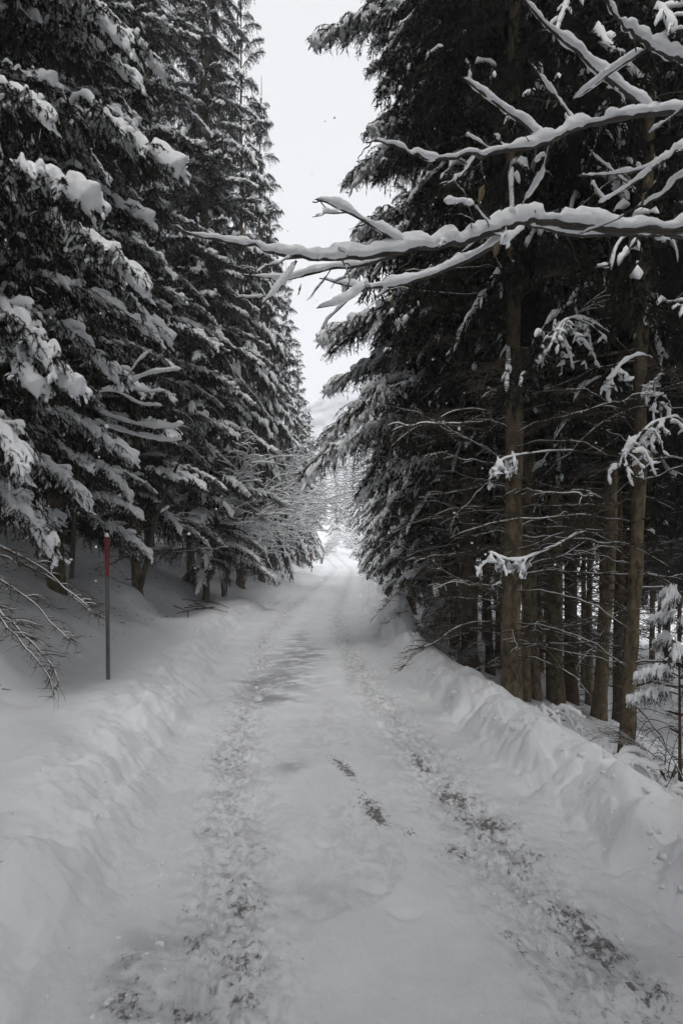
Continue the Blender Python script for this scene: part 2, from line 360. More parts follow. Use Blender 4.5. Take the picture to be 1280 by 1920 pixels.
def gauss(x, s): return np.exp(-(x / s) ** 2)
def wear_maps(X, Y):
    u = X - rc(Y)
    lt = gauss(u + .78 - .05 * np.sin(Y), .24); rt = gauss(u - .74, .26)
    w_ = 0.50 * lt + 0.46 * rt + 0.5 * (lt + rt) * fbm(X * 1.5, Y * 1.2, 3, 31)
    def blob(px, py, rx, ry, a, tilt=0.0):
        d = 1700 / (py - 1040); x0 = (px - 640) / 1000 * d
        dx, dy_ = X - x0, Y - d; ca, sa = math.cos(tilt), math.sin(tilt)
        return a * np.exp(-(((dx * ca + dy_ * sa) / rx) ** 2 + ((-dx * sa + dy_ * ca) / ry) ** 2))
    for b_ in [(635, 1430, .06, .25, 1.0, .45), (650, 1450, .07, .22, 1.0, .45), (690, 1510, .10, .22, 1.15, .3), (712, 1540, .07, .13, 1.15, .3), (765, 1560, .06, .08, .9), (840, 1595, .09, .08, .8, .5), (870, 1605, .05, .05, .6),
               (850, 1490, .09, .12, .7, .4), (925, 1545, .13, .14, .85, .4), (1000, 1610, .10, .14, .55, .4), (1075, 1710, .10, .14, .75, .4), (1130, 1775, .10, .12, .8, .4),
               (1230, 1850, .10, .10, .75, .4), (965, 1755, .04, .09, .8, .4), (990, 1790, .03, .06, .55, .4), (390, 1555, .06, .06, .7), (345, 1700, .05, .05, .45), (360, 1770, .05, .06, .8),
               (230, 1790, .11, .10, .75, -.2), (215, 1870, .13, .12, .7, -.2), (250, 1900, .13, .1, .6), (450, 1700, .05, .08, .55), (455, 1800, .05, .06, .5), (350, 1890, .07, .05, .7), (460, 1880, .05, .04, .7),
               (345, 1305, .12, .25, .55), (335, 1355, .10, .14, .5), (700, 1845, .04, .03, 0.5), (780, 1420, .07, .25, .5, .2), (405, 1420, .07, .12, .45), (800, 1440, .05, .12, .45)]:
        w_ = w_ + blob(*b_)
    ice = 0
    for b_ in [(545, 1240, .35, 1.1, .9), (520, 1280, .55, .55, 1.0), (590, 1225, .25, 1.0, .9), (560, 1200, .3, 1.6, .7), (505, 1310, .45, .22, .9), (350, 1320, .3, .3, .6), (630, 1110, .4, 3, .45), (545, 1440, .14, .18, .7), (660, 1260, .12, .9, .5),
               (230, 1810, .2, .2, .7), (300, 1890, .22, .15, .6), (385, 1760, .2, .2, .4), (1180, 1820, .25, .2, .5), (600, 1680, .18, .16, .35)]:
        ice = ice + blob(*b_)
    tr = np.clip(lt + rt + 0.5 * gauss(u, .3) * (vn(X * 2, Y) > .1), 0, 1)
    road = np.clip((rh(Y) - np.abs(u)) / .2 + .4, 0, 1)
    return np.clip(w_, 0, 1.5) * road, np.clip(ice, 0, 1) * road, tr * road

def sheet(name, c0, c1, r0, r1, m, wear=False):
    sub = (slice(r0, r1), slice(c0, c1)); X, Y, Z, N = XX[sub], YY[sub], ZZ[sub], NN[sub]
    nr, nc = X.shape; V = np.stack([X, Y, Z], -1).reshape(-1, 3)
    i = np.arange(nr - 1)[:, None] * nc; k = np.arange(nc - 1)[None]
    Q = np.stack([i + k, i + k + 1, i + nc + k + 1, i + nc + k], -1).reshape(-1, 4)
    mb = MB(); mb.add(V, None, Q); me = mb.mesh(name, [m])
    me.normals_split_custom_set_from_vertices(N.reshape(-1, 3).tolist())
    if wear:
        for nm, a in zip(('wear', 'ice', 'track'), wear_maps(X.ravel(), Y.ravel())):
            at2 = me.attributes.new(nm, 'FLOAT', 'POINT'); at2.data.foreach_set('value', a.astype(np.float32))
    return tag(obj(name, me), kind='structure')
nR = len(yrow); iL2 = int(np.searchsorted(ucol, -2.6)); iL1 = int(np.searchsorted(ucol, -1.5)); iR1 = int(np.searchsorted(ucol, 1.5)); iR2 = int(np.searchsorted(ucol, 2.35))
sheet('ground_left', 0, iL2 + 1, 0, nR, M_SNOWG); sheet('snow_bank_left', iL2, iL1 + 1, 0, nR, M_SNOWG)
sheet('road', iL1, iR1 + 1, 0, nR, M_ROAD, True)
sheet('snow_bank_right', iR1, iR2 + 1, 0, nR, M_SNOWG); sheet('ground_right', iR2, len(ucol), 0, nR, M_SNOWG)
# ------------------------------------------------------------------ spruce boughs (shared meshes)
def bough_parts(seed, L=2.6, el0=-5, el1=-38, hang=1.0, fine=True, snow=1.0):
    """one bough growing along +X: returns (twig pieces, axis, side twigs, snow paths)"""
    rng = np.random.RandomState(seed)
    A = curve((0, 0, 0), 0, el0, el1, L, 16, 0.05, rng)
    S, W, SN, TT = [], [(A, .024 * L / 2.6, .005)], [], []
    for i in range(5, 15): S.append((A[i], A[i + 1]))
    step = 0.075 if fine else 0.14
    for side in (-1, 1):
        t = 0.16 + rng.rand() * .03
        while t < 0.985:
            l2 = L * (0.34 * (1 - t) ** 0.75 * min(1, t / .22) + 0.055) * (0.65 + 0.6 * rng.rand())
            f = t * 15; i = min(14, int(f)); p = A[i] + (A[min(15, i + 1)] - A[i]) * (f - i)
            az = side * (62 - 30 * t + rng.randn() * 9); e0 = -8 + rng.randn() * 10; e1 = e0 - hang * (38 + 40 * rng.rand())
            B = curve(p, az, e0, e1, l2, 6, .05, rng, -side * 14)
            W.append((B, .006, .002)); S += [(B[j], B[j + 1]) for j in range(5)]
            n3_ = max(2, int(l2 / (0.042 if fine else 0.085)))
            for k in range(n3_):
                s = (k + .5 + .4 * rng.randn()) / n3_; s = min(max(s, .08), .98)
                fj = s * 5; j = min(4, int(fj)); q = B[j] + (B[j + 1] - B[j]) * (fj - j)
                d = unit(B[j + 1] - B[j]); a2 = math.degrees(math.atan2(d[1], d[0])) + (1 if k % 2 else -1) * (42 + 14 * rng.randn())
                l3 = (.055 + .13 * (1 - s)) * (.7 + .6 * rng.rand())
                dr = np.array([math.cos(R(a2)), math.sin(R(a2)), -0.35 - 1.1 * hang * rng.rand()]); dr = unit(dr)
                m_ = q + dr * l3 * .55; e_ = m_ + unit(dr + [0, 0, -.5]) * l3 * .45
                S.append((q, m_)); S.append((m_, e_)); TT.append((q, m_, e_, t, s))
            if rng.rand() < .93: SN.append((B, l2, t))
            t += step / L * (0.7 + 0.6 * rng.rand())
    # twigs that hang straight down like the teeth of a comb
    t = 0.15
    while t < .97:
        f = t * 15; i = min(14, int(f)); p = A[i] + (A[i + 1] - A[i]) * (f - i); l = (.18 + .46 * rng.rand() * math.sin(math.pi * min(1, t + .1))) * hang
        B = curve(p + [0, rng.randn() * .05, 0], rng.rand() * 360, -60, -86, l, 4, .06, rng)
        W.append((B, .004, .002)); S += [(B[j], B[j + 1]) for j in range(3)]
        for k in range(int(l / .05)):
            q = B[0] + (B[3] - B[0]) * rng.rand(); dr = unit(rng.randn(3) * [1, 1, .3] + [0, 0, -1.1]); S.append((q, q + dr * (.05 + .07 * rng.rand())))
        t += (.05 if fine else .11) / L * (0.6 + .8 * rng.rand()) * 1.3
    return rng, A, S, W, SN, TT

def bough_mesh(name, seed, snow=1.0, **kw):
    rng, A, S, W, SN, TT = bough_parts(seed, fine=True, **kw)
    mb = MB()
    for P, a, b in W: tube(mb, P, np.linspace(a, b, len(P)), 4 if a > .01 else 3, 1)
    needles(mb, S, 300, .024, .0052, rng)
    me = mb.mesh(name, [M_NEEDLE, M_TWIG], False)
    sb = MB(); L = kw.get('L', 2.6)
    n0 = 4 + rng.randint(3)
    A2 = resample(A[n0:], 44); x = np.linspace(0, 1, 44)
    gap = np.clip((vn(x * 4.2 + seed * 1.7, x * 0 + 3) + .30) * 6, .12, 1); j0 = rng.randint(4)
    while j0 < 42:                 # uneven cushions that run into each other
        ln_ = 5 + rng.randint(10); P2 = A2[j0:min(44, j0 + ln_)]; f = j0 / 44; tp = min(1, (1.06 - f) / .25); g = (.55 + .75 * rng.rand()) * snow * (.3 if gap[j0] < .4 else 1)
        if len(P2) > 3: snow_on(sb, resample(P2, 9) + rng.randn(1, 3) * [0, .035, 0], (.065 + .07 * math.sin(math.pi * min(1, f * .75 + .2))) * g * tp, (.06 + .055 * min(1, f * 1.5)) * g * tp, rng, 9, .4, lift=.018)
        j0 += max(3, int(ln_ * (.55 + .35 * rng.rand())))
    tn = n0 / 15
    for B, l2, t in SN:
        on = np.interp((t - tn) / (1 - tn), x, gap) if t > tn else 0
        if t < tn - .05 and rng.rand() < .8: continue
        if on < .5 and rng.rand() < .6: continue
        k = int(np.clip(3 + 3.2 * rng.rand() ** 1.2, 3, 6))
        P = resample(B[:k], 12); g = (.7 + .7 * rng.rand()) * snow * (.6 + .5 * min(1, t * 1.3))
        snow_on(sb, P, .048 * g, .058 * g, rng, 7, .6, lift=.012)
    for q, m_, e_, t, s_ in TT:      # every twig on the upper side carries its own finger of snow
        if t < tn - .08 or s_ > .80 or rng.rand() > .62 * (1.15 - s_): continue
        on = np.interp((t - tn) / (1 - tn), x, gap)
        if on < .4 and rng.rand() < .8: continue
        d = e_ - q
        if d[2] / np.linalg.norm(d) < -.80: continue
        k = (.010 + .012 * rng.rand()) * snow; up = np.array([0, 0, k * .7])
        tube(sb, [q + up, q + (m_ - q) * .6 + up, m_ + up, m_ + (e_ - m_) * (.3 + .6 * rng.rand()) + up * .6], np.array([.8, 1.1, 1.0, .45]) * k, 6)
    rm = remesh(sb, .0135, 1, .004, 22, seed)
    for (q, e_) in S:              # dusting caught on single twigs
        if rng.rand() > .02: continue
        d = e_ - q; L_ = np.linalg.norm(d)
        if L_ < .03: continue
        k = .0035 + .005 * rng.rand() ** 2; up = np.array([0, 0, k * .9 + .006])
        tube(rm, [q + d * .05 + up, q + d * .3 + up, q + d * .7 + up, q + d * (.9 + .15 * rng.rand()) + up * .7], np.array([.35, 1.0, .95, .3]) * k, 4)
    return me, rm.mesh(name + '_snow', [M_SNOW])

HI = {}
HI['low'] = [bough_mesh('drooping_bough', 11 + i, 1.0, L=2.6, el0=5 - 5 * i, el1=-38 - 4 * i, hang=1.15) for i in range(3)]
HI['mid'] = [bough_mesh('level_bough', 31 + i, 1.0 + .08 * i, L=2.4, el0=4 - 4 * i, el1=-36, hang=.9) for i in range(3)]
HI['top'] = [bough_mesh('short_bough', 51 + i, 1.0, L=1.7, el0=14 - 6 * i, el1=-22, hang=.6) for i in range(2)]
HL = {'low': 2.42, 'mid': 2.25, 'top': 1.65}   # how far each kind reaches

# ------------------------------------------------------------------ whole crowns for the trees farther off
def crown_mesh(name, seed, Hc=10.0, Rm=2.0, nb=118, pw=.8, snow=1.0):
    rng = np.random.RandomState(seed); mb, sb, db = MB(), MB(), MB()
    protos = []
    for i in range(5):
        pr = bough_parts(seed * 7 + i, L=2.0, el0=6 - 4 * i, el1=-36 - 3 * i, hang=1.05, fine=False)
        S = np.array(pr[2]); SN = [(B, l2, t) for B, l2, t in pr[4]]
        pm = MB(); needles(pm, S, 54, .068, .022, pr[0], 0, .8); tube(pm, pr[1], np.linspace(.02, .005, 16), 3, 1)
        ps = MB(); A2 = resample(pr[1][4:], 40); j0 = int(6 * rng.rand())
        while j0 < 33:                      # the load lies in separate uneven cushions
            ln_ = 5 + rng.randint(13); P2 = A2[j0:min(40, j0 + ln_)]; x = j0 / 40
            if len(P2) > 3:
                P2 = resample(P2, 7) + rng.randn(1, 3) * [0, .03, .0]; g = .6 + .6 * rng.rand()
                snow_on(ps, P2, (.11 + .10 * x) * snow * g, (.08 + .07 * x) * snow * g, rng, 6, .7, lift=.01)
            j0 += ln_ + rng.randint(4)
        for B, l2, t in SN:
            if t > .30 and rng.rand() < .9: snow_on(ps, B[:4 + rng.randint(2)], .085 * snow * (.5 + .9 * rng.rand()), .07 * snow, rng, 5, .6, lift=.01)
        for vv in ps.V: vv += np.stack([n3(vv, 9, 3 + j) for j in range(3)], 1) * .05
        pk = lambda q: (np.concatenate(q.V), np.concatenate(q.T) if q.T else None, np.concatenate(q.Q) if q.Q else None, np.concatenate(q.tm) if q.tm else None)
        pd = MB()
        for B, l2, t in SN:
            if rng.rand() < .26: snow_on(pd, resample(B[:4], 7), .03 + .035 * rng.rand(), .035, rng, 5, .7, lift=.01)
        A3 = resample(pr[1][9:], 6)
        if i % 2: snow_on(pd, resample(A3, 12), .07, .065, rng, 6, .6, lift=.01)
        protos.append((pk(pm), pk(ps), pk(pd)))
    for k in range(nb):
        f = ((k + .5) / nb) ** .86; z = Hc * f; l = Rm * (1 - f) ** pw * (.62 + .5 * rng.rand()) + .22
        if f < .08: l *= .8
        a = k * 2.39996 + rng.randn() * .25; sc_ = l / 1.85; ti = R(-12 + 50 * f ** 1.4 + rng.randn() * 8)
        pi = min(4, int(rng.rand() * 3 + (1 - f) * 2)); ca, sa = math.cos(a), math.sin(a); ct, st = math.cos(ti), math.sin(ti)
        Rt = np.array([[ca, -sa, 0], [sa, ca, 0], [0, 0, 1]]) @ np.array([[ct, 0, -st], [0, 1, 0], [st, 0, ct]])
        s3 = np.array([sc_, sc_ * (.8 + .4 * rng.rand()), max(sc_, .45)])
        for tgt, (V, T, Q, tm) in ((mb, protos[pi][0]), (sb, protos[pi][1]), (db, protos[pi][2])):
            V2 = (V * s3) @ Rt.T + [0, 0, z]
            b0 = tgt.n; tgt.V.append(V2); tgt.n += len(V2)
            if T is not None:
                tgt.T.append(T + b0); tgt.tm.append(tm)
            if Q is not None: tgt.Q.append(Q + b0); tgt.qm.append(np.full(len(Q), 1 if tgt is mb else 0))
    # leader
    tube(mb, [[0, 0, Hc * .9], [0, 0, Hc + .5]], [.03, .01], 4, 1)
    return mb.mesh(name, [M_NEEDLE, M_TWIG], False), sb.mesh(name + '_snow', [M_SNOW]), db.mesh(name + '_dusting', [M_SNOW])
CROWN = [crown_mesh('spruce_crown', 3, nb=102, pw=.68), crown_mesh('narrow_spruce_crown', 4, Rm=1.9, nb=102, pw=.6, snow=1.1), crown_mesh('loose_spruce_crown', 5, nb=94, pw=.75)]

# ------------------------------------------------------------------ trunks, dead branches
def trunk_mesh(name, H, r0, m, seed, lean=(0, 0), top=.12, sides=14, bend=.03):
    rng = np.random.RandomState(seed); n = int(H / .28) + 2; t = np.linspace(0, 1, n); z = -0.5 + t * (H + .5)
    wob = np.stack([np.cumsum(rng.randn(n)) * bend * .28, np.cumsum(rng.randn(n)) * bend * .28], 1); wob -= wob[1]
    r = r0 * (1 - t * (1 - top)) * (1 + .55 * np.exp(-np.clip(z + .1, 0, 9) / .16)) * (1 + .06 * rng.randn(n))
    P = np.stack([lean[0] * z + wob[:, 0], lean[1] * z + wob[:, 1], z], 1)
    mb = MB(); tube(mb, P, r, sides)
    V = mb.V[0]; ph = np.arctan2(V[:, 1] - np.interp(V[:, 2], P[:, 2], P[:, 1]), V[:, 0] - np.interp(V[:, 2], P[:, 2], P[:, 0]))
    k = 1 + .10 * vn(ph * 2 + 20, V[:, 2] * 1.3, seed) + .16 * np.exp(-np.clip(V[:, 2], 0, 9) / .2) * vn(ph * 1.6 + 9, V[:, 2] * 0, seed + 4)
    cx = np.interp(V[:, 2], P[:, 2], P[:, 0]); cyy = np.interp(V[:, 2], P[:, 2], P[:, 1])
    V[:, 0] = cx + (V[:, 0] - cx) * k; V[:, 1] = cyy + (V[:, 1] - cyy) * k
    for i in range(int(H * 2.2)):      # broken branch stubs
        h = .4 + rng.rand() * min(7, H - 1); a = rng.rand() * 360; j = np.interp(h, z, np.arange(n)); rr = np.interp(h, z, r); c = P[int(j)]
        d = np.array([math.cos(R(a)), math.sin(R(a)), .1]); l = .03 + .07 * rng.rand(); c = np.array([np.interp(h, z, P[:, 0]), np.interp(h, z, P[:, 1]), h])
        tube(mb, [c + d * rr * .8, c + d * (rr + l)], [.013, .007], 5)
    return mb.mesh(name, [m]), P, r

def dead_mesh(seed, L=1.9, el0=12, el1=-14, tw=14, snowy=1.0, name='dead_branch'):
    rng = np.random.RandomState(seed); mb = MB()
    A = curve((0, 0, 0), 0, el0, el1, L, 14, .12, rng); tube(mb, A, np.linspace(.013, .003, 14), 4, 0)
    if snowy: snow_on(mb, resample(A, 24), .022 * snowy, .026 * snowy, rng, 5, .5, 1, lift=.008)
    for k in range(tw):
        f = 2 + 11 * rng.rand(); i = int(f); p = A[i] + (A[min(13, i + 1)] - A[i]) * (f - i); sd = 1 if k % 2 else -1
        l = L * (.10 + .26 * rng.rand()) * (1.15 - f / 15)
        B = curve(p, sd * (35 + 30 * rng.rand()), 8 + rng.randn() * 14, -28 + rng.randn() * 15, l, 7, .09, rng); tube(mb, B, np.linspace(.006, .002, 7), 3, 0)
        if snowy > .4 and rng.rand() < .3: snow_on(mb, B[:6], .013 * snowy, .016 * snowy, rng, 4, .5, 1, lift=.004)
        for q in range(int(2 + 4 * rng.rand())):
            j = 1 + rng.randint(5); D = curve(B[j], sd * (35 + 30 * rng.rand()) + rng.randn() * 45, rng.randn() * 15, -25 + rng.randn() * 20, .06 + .2 * rng.rand(), 4, .1, rng); tube(mb, D, np.linspace(.0035, .0015, 4), 3, 0)
    return mb.mesh(name, [M_TWIG, M_SNOW])
DEAD = [dead_mesh(70 + i, 2.2, [14, 4, 22, -4, 10][i], [-14, -34, 6, -38, -18][i], 26, [.42, .25, .5, .0, .3][i]) for i in range(5)]
BARE = [dead_mesh(80 + i, 1.7, 2, [-40, -28][i], 26, .5, 'bare_branch') for i in range(2)]

# ------------------------------------------------------------------ trees
def add_bough(root, kind, p, az, length, tilt=0.0, i=0, roll=0.0, sn=1.0, wide=1.0, zmin=.7):
    fam = HI[kind]; me, sm = fam[i % len(fam)]; s = length / HL[kind]; sz = max(s, zmin)
    b = obj('branch', me, root, p, (roll, -R(tilt), az), (s, s * wide, sz))
    obj('snow', sm, b, (0, 0, 0), (0, 0, 0), (1, 1, sn))
    return b
def hi_spruce(label, x, y, H, hb, htop, Rm, r0, seed, m=M_BARK, step=.45, per=4, lean=(0, 0), dead=0, dead_h=(1, 5), extra=(), az_skip=None, group=None, pw=.75, skip_p=.75, sn=1.0, inner=0, zmin=.7, only=None, esn=1.1):
    rng = np.random.RandomState(seed); z0 = hz(x, y)
    root = empty('spruce_tree', (x, y, z0), label, 'tree', group)
    tm, P, r = trunk_mesh('trunk', H, r0, m, seed, lean); obj('trunk', tm, root)
    ctr = lambda h: (np.interp(h, P[:, 2], P[:, 0]), np.interp(h, P[:, 2], P[:, 1]), h)
    h = hb; k = 0
    while h < htop:
        for j in range(per):
            a = k * 2.39996 + rng.randn() * .3; k += 1
            f = (h - hb) / (H - hb); l = Rm * (1 - f) ** pw * (.72 + .38 * rng.rand())
            if f < .06: l *= .85
            if az_skip and az_skip[0] < (math.degrees(a) % 360) < az_skip[1] and rng.rand() < skip_p: continue
            kind = 'low' if f < .4 else ('mid' if f < .75 else 'top')
            if rng.rand() < .25: kind = 'mid'
            kind = only or kind
            hh = h + rng.rand() * step
            add_bough(root, kind, ctr(hh), a, l, rng.randn() * 6 + f * 12, rng.randint(3), rng.randn() * .12, sn, 1.0, zmin)
        for j in range(inner):
            a = rng.rand() * 6.283; f = (h - hb) / (H - hb); hh = h + rng.rand() * step
            add_bough(root, 'mid', ctr(hh), a, Rm * (1 - f) ** pw * (.35 + .2 * rng.rand()), rng.randn() * 8, rng.randint(3), 0, .5)
        h += step * (.85 + .3 * rng.rand())
    for (tx, ty, tz, kind, i) in extra:       # boughs whose tips reach to a given spot
        dx, dy_ = tx - x, ty - y; l = math.hypot(dx, dy_); az = math.atan2(dy_, dx)
        drop = {'low': .33, 'mid': .28, 'top': .05}[kind] * l
        hh = tz - z0 + drop; c = ctr(hh); dx -= c[0]; dy_ -= c[1]
        add_bough(root, kind, c, math.atan2(dy_, dx), math.hypot(dx, dy_), 0, i, 0, esn, .8)
    if htop < H - 1:
        cm, sm, dm = CROWN[seed % 3]; hc = H - htop; rr = max(.6, Rm * (1 - (htop - hb) / (H - hb)) ** pw)
        c = obj('crown', cm, root, ctr(htop), (0, 0, seed), (rr / 1.9, rr / 1.9, hc / 10)); obj('snow', sm, c)
    for q in range(dead):
        hh = dead_h[0] + (dead_h[1] - dead_h[0]) * (q + rng.rand()) / dead; a = q * 2.39996 + rng.randn() * .4; s = .5 + .45 * rng.rand()
        obj('dead_branch', DEAD[rng.randint(5)], root, ctr(hh), (rng.randn() * .2, rng.randn() * .12, a), (s, s, s))
    return root
_tr = {}
def far_spruce(label, x, y, H, hb, Rm, seed, r0=.16, m=M_BARK, dead=0, dead_h=(.8, 5), lean=(0, 0), group=None, name='spruce_tree', cr=None, own=False, snowy=True):
    rng = np.random.RandomState(seed); z0 = hz(x, y)
    root = empty(name, (x, y, z0), label, 'tree', group)
    if own or lean != (0, 0): tm = trunk_mesh('trunk', H * .9, r0, m, seed, lean)[0]; sc_ = (1, 1, 1)
    else:
        key = (m.name, seed % 3)
        if key not in _tr: _tr[key] = trunk_mesh('trunk', 16, .16, m, seed % 3 + 90)[0]
        tm = _tr[key]; sc_ = (r0 / .16, r0 / .16, H * .9 / 16)
    obj('trunk', tm, root, (0, 0, 0), (0, 0, 0 if own or lean != (0, 0) else rng.rand() * 6), sc_)
    cm, sm, dm = CROWN[(seed if cr is None else cr) % 3]
    s = Rm / 1.95
    c = obj('crown', cm, root, (lean[0] * hb, lean[1] * hb, hb), (lean[1] * -1, lean[0], rng.rand() * 6.28), (s, s, (H - hb) / 10.4))
    if snowy: obj('snow', dm if snowy == 'dust' else sm, c)
    for q in range(dead):
        hh = dead_h[0] + (dead_h[1] - dead_h[0]) * (q + rng.rand()) / dead; a = rng.rand() * 6.28; s = .5 + .45 * rng.rand()
        obj('dead_branch', DEAD[rng.randint(5)], root, (lean[0] * hh, lean[1] * hh, hh), (rng.randn() * .2, rng.randn() * .12, a), (s, s, s))
    return root
T = lambda px, py, d: tuple(at(px, py, d))

# left of the road
hi_spruce('huge foreground spruce with broad drooping snow-laden boughs reaching in from left edge', -4.3, 5.3, 17, 2.0, 8.2, 2.7, .24, 1, step=.42, per=4, az_skip=(120, 330), skip_p=.5,
          extra=[(*T(335, 350, 5.2), 'low', 0), (*T(292, 515, 4.7), 'low', 1), (*T(245, 665, 5.4), 'low', 2), (*T(320, 120, 5.6), 'low', 1), (*T(270, 30, 5.0), 'low', 2), (*T(248, 880, 6.0), 'low', 0), (*T(180, 930, 5.0), 'low', 1), (*T(120, 985, 4.6), 'low', 2),
                 (*T(150, 760, 4.4), 'low', 0), (*T(120, 610, 4.2), 'low', 2), (*T(180, 420, 4.1), 'low', 0), (*T(60, 860, 4.0), 'low', 1), (*T(110, 200, 4.3), 'low', 1)])
hi_spruce('tall dark spruce behind the foreground boughs, its trunk rising from shaded slope', -4.9, 9.2, 26, 1.1, 11.5, 2.3, .12, 2, per=4, inner=1, az_skip=(110, 250))
hi_spruce('spruce with bare lower trunk standing behind the near red-topped pole', -4.45, 11.6, 25, 1.2, 14.0, 2.35, .105, 3, per=4, inner=2, az_skip=(110, 250), dead=12, dead_h=(.5, 3))
hi_spruce('tallest spruce left of road, pointed outline cut against the white sky', -3.95, 15.6, 25, 1.0, 19, 2.3, .10, 4, per=5, step=.5, pw=.7, az_skip=(120, 200), inner=3)
row = [(-5.2, 18.5, 27, 2.2, 2.2, 11), (-3.9, 20.5, 25, 1.8, 2.1, 13), (-3.75, 25, 23.5, 1.4, 2.0, 12), (-4.0, 30, 21.5, 1.6, 1.95, 16), (-3.75, 36, 20.5, 1.5, 1.9, 15), (-3.5, 43, 18.0, .8, 1.7, 16), (-3.0, 49, 15.0, .8, 1.6, 17)]
names_l = ['spruce set back up the left slope behind the tall pointed one', 'snow-dusted spruce just beyond the tall pointed one on left', 'third spruce back in the row along left bank',
           'fourth spruce back in the left row, stepping down against sky', 'slender spruce near the far pole, tip clear against sky', 'small far spruce beyond the far pole on left', 'last spruce of the left row where the road crests']
for (x, y, H, hb, Rm, sd), nm in zip(row, names_l):
    far_spruce(nm, x, y, H, hb, Rm, sd, .15, M_BARK, 3, (.5, 2), group='spruces along left side of road', own=y < 26)
for i, (x, y) in enumerate([(-7.2, 6.5), (-7.6, 10.5), (-7.0, 13.6), (-7.8, 16.5), (-7.2, 20), (-6.4, 24), (-6.6, 29), (-6.3, 35), (-6.5, 41), (-10, 9), (-10.5, 14), (-10.2, 19), (-9.5, 26), (-9, 33), (-6.2, 3.0), (-13.5, 11), (-13.5, 17)]):
    far_spruce('dark spruce deep in the wood up the left slope', x, y, 25 + (i * 7 % 5), 1.0 + .3 * (i % 3), 2.4, 100 + i, .16, M_BARK, 4, (.5, 2.5), group='spruces deep in left wood')

# right of the road: the big boughs over the road belong to a tree just beyond the front trunks
hi_spruce('spruce right of road with long snow-heavy boughs hanging over the roadway', 2.15, 9.0, 22, 4.2, 11.2, 2.6, .14, 7, M_BARKR, per=4, step=.5, lean=(.004, 0), dead=30, dead_h=(2.3, 5.5), az_skip=(300, 360), skip_p=.5, esn=1.2,
          extra=[(*T(590, 85, 8.6), 'low', 0), (*T(640, 60, 9.2), 'low', 1), (*T(720, 160, 8.0), 'mid', 1), (*T(650, 300, 8.4), 'low', 2), (*T(605, 645, 8.3), 'low', 0), (*T(660, 420, 8.0), 'low', 1), (*T(560, 880, 8.6), 'low', 1), (*T(640, 760, 7.8), 'low', 2),
                 (*T(615, 740, 9.0), 'low', 0), (*T(690, 560, 7.6), 'low', 2), (*T(585, 800, 8.9), 'low', 2), (*T(640, 850, 8.2), 'low', 0), (*T(665, 920, 8.8), 'low', 1), (*T(640, 520, 9.2), 'low', 1), (*T(700, 250, 8.0), 'low', 0), (*T(760, 420, 7.4), 'low', 1), (*T(750, 620, 7.4), 'low', 0), (*T(700, 150, 9.4), 'low', 2)])
hi_spruce('dense spruce right of road whose lowest boughs sweep down to the bank', 2.75, 14.2, 20, 1.1, 15.5, 2.2, .15, 8, M_BARKR, per=4, step=.52, az_skip=(300, 360), sn=.9)
rowr = [(2.5, 18.8, 18, .7, 1.75, 21), (2.55, 24, 17, .5, 1.7, 22), (2.5, 30, 16, .4, 1.65, 23), (2.5, 37, 15, .3, 1.7, 24), (2.75, 45, 12, .3, 1.7, 25), (3.0, 52, 10.5, .2, 1.6, 26)]
names_r = ['second spruce beyond the overhanging boughs along right bank', 'third spruce back in the right row, skirts touching snow', 'fourth spruce back in the right row', 'small far spruce on right just before the crest', 'short spruce at right by the road crest', 'shortest far spruce past the crest on the right']
for (x, y, H, hb, Rm, sd), nm in zip(rowr, names_r):
    far_spruce(nm, x, y, H, hb, Rm, sd, .14, M_BARKR, 0, group='spruces along right side of road')

# the bare-trunked stand at the right
stand = [  # x, y, radius, lean, crown base, label, bark, dead branches
    (1.93, 6.05, .112, (-.004, .0), 4.6, 'thickest bare trunk of the right stand, closest to the snow bank', M_BARK, 40),
    (2.22, 6.9, .06, (.002, 0), 4.4, 'slim trunk half hidden behind the thickest right trunk', M_BARKR, 8),
    (2.92, 5.5, .072, (.045, 0), 4.2, 'right-leaning trunk at the stand edge beside the young snowy fir', M_BARK, 24),
    (3.62, 7.5, .098, (.05, 0), 4.2, 'pale slender trunk leaning beside the darker right-leaning one', M_BARK, 14),
    (3.25, 8.1, .12, (.006, 0), 4.5, 'sturdy trunk in middle of right stand with pale bark', M_BARK, 24),
    (2.88, 8.0, .10, (.004, 0), 4.5, 'trunk just right of the thickest one in the stand', M_BARK, 14),
    (3.95, 9.2, .115, (.0, 0), 3.4, 'dark trunk behind the pale ones in the right stand', M_BARKR, 12),
    (2.62, 9.4, .07, (-.05, 0), 3.4, 'thin trunk tilting left behind the thickest right trunk', M_BARKR, 10),
    (2.25, 10.6, .10, (.0, 0), 2.8, 'dark reddish trunk at the roadside end of the right stand', M_BARKR, 30),
    (2.75, 11.6, .11, (.0, 0), 2.8, 'reddish trunk second from the roadside end of the stand', M_BARKR, 28)]
for i, (x, y, r0, ln, hb, nm, m, nd) in enumerate(stand):
    far_spruce(nm, x, y, 20, hb, 2.0, 40 + i, r0, m, nd + 8, (.5, hb + .6), ln, 'bare trunks of right stand', cr=i, own=True, snowy='dust')
for i, (x, y) in enumerate([(3.5, 9.9), (3.05, 10.3), (4.45, 9.6), (4.1, 11.2), (3.5, 11.9), (4.9, 10.8), (5.5, 10.2), (4.7, 12.6), (2.62, 7.6), (4.15, 8.0)]):
    far_spruce('slim bare trunk filling a gap in the second rank of right stand', x, y, 17 + i % 3, 4.2, 1.7, 60 + i, .05 + .006 * (i % 5), M_BARK if i % 3 else M_BARKR, 12, (.5, 4.6), (.012 * (i % 3 - 1), 0), 'slim trunks of right stand second rank', snowy=False)
rg = np.random.RandomState(77); pts = []
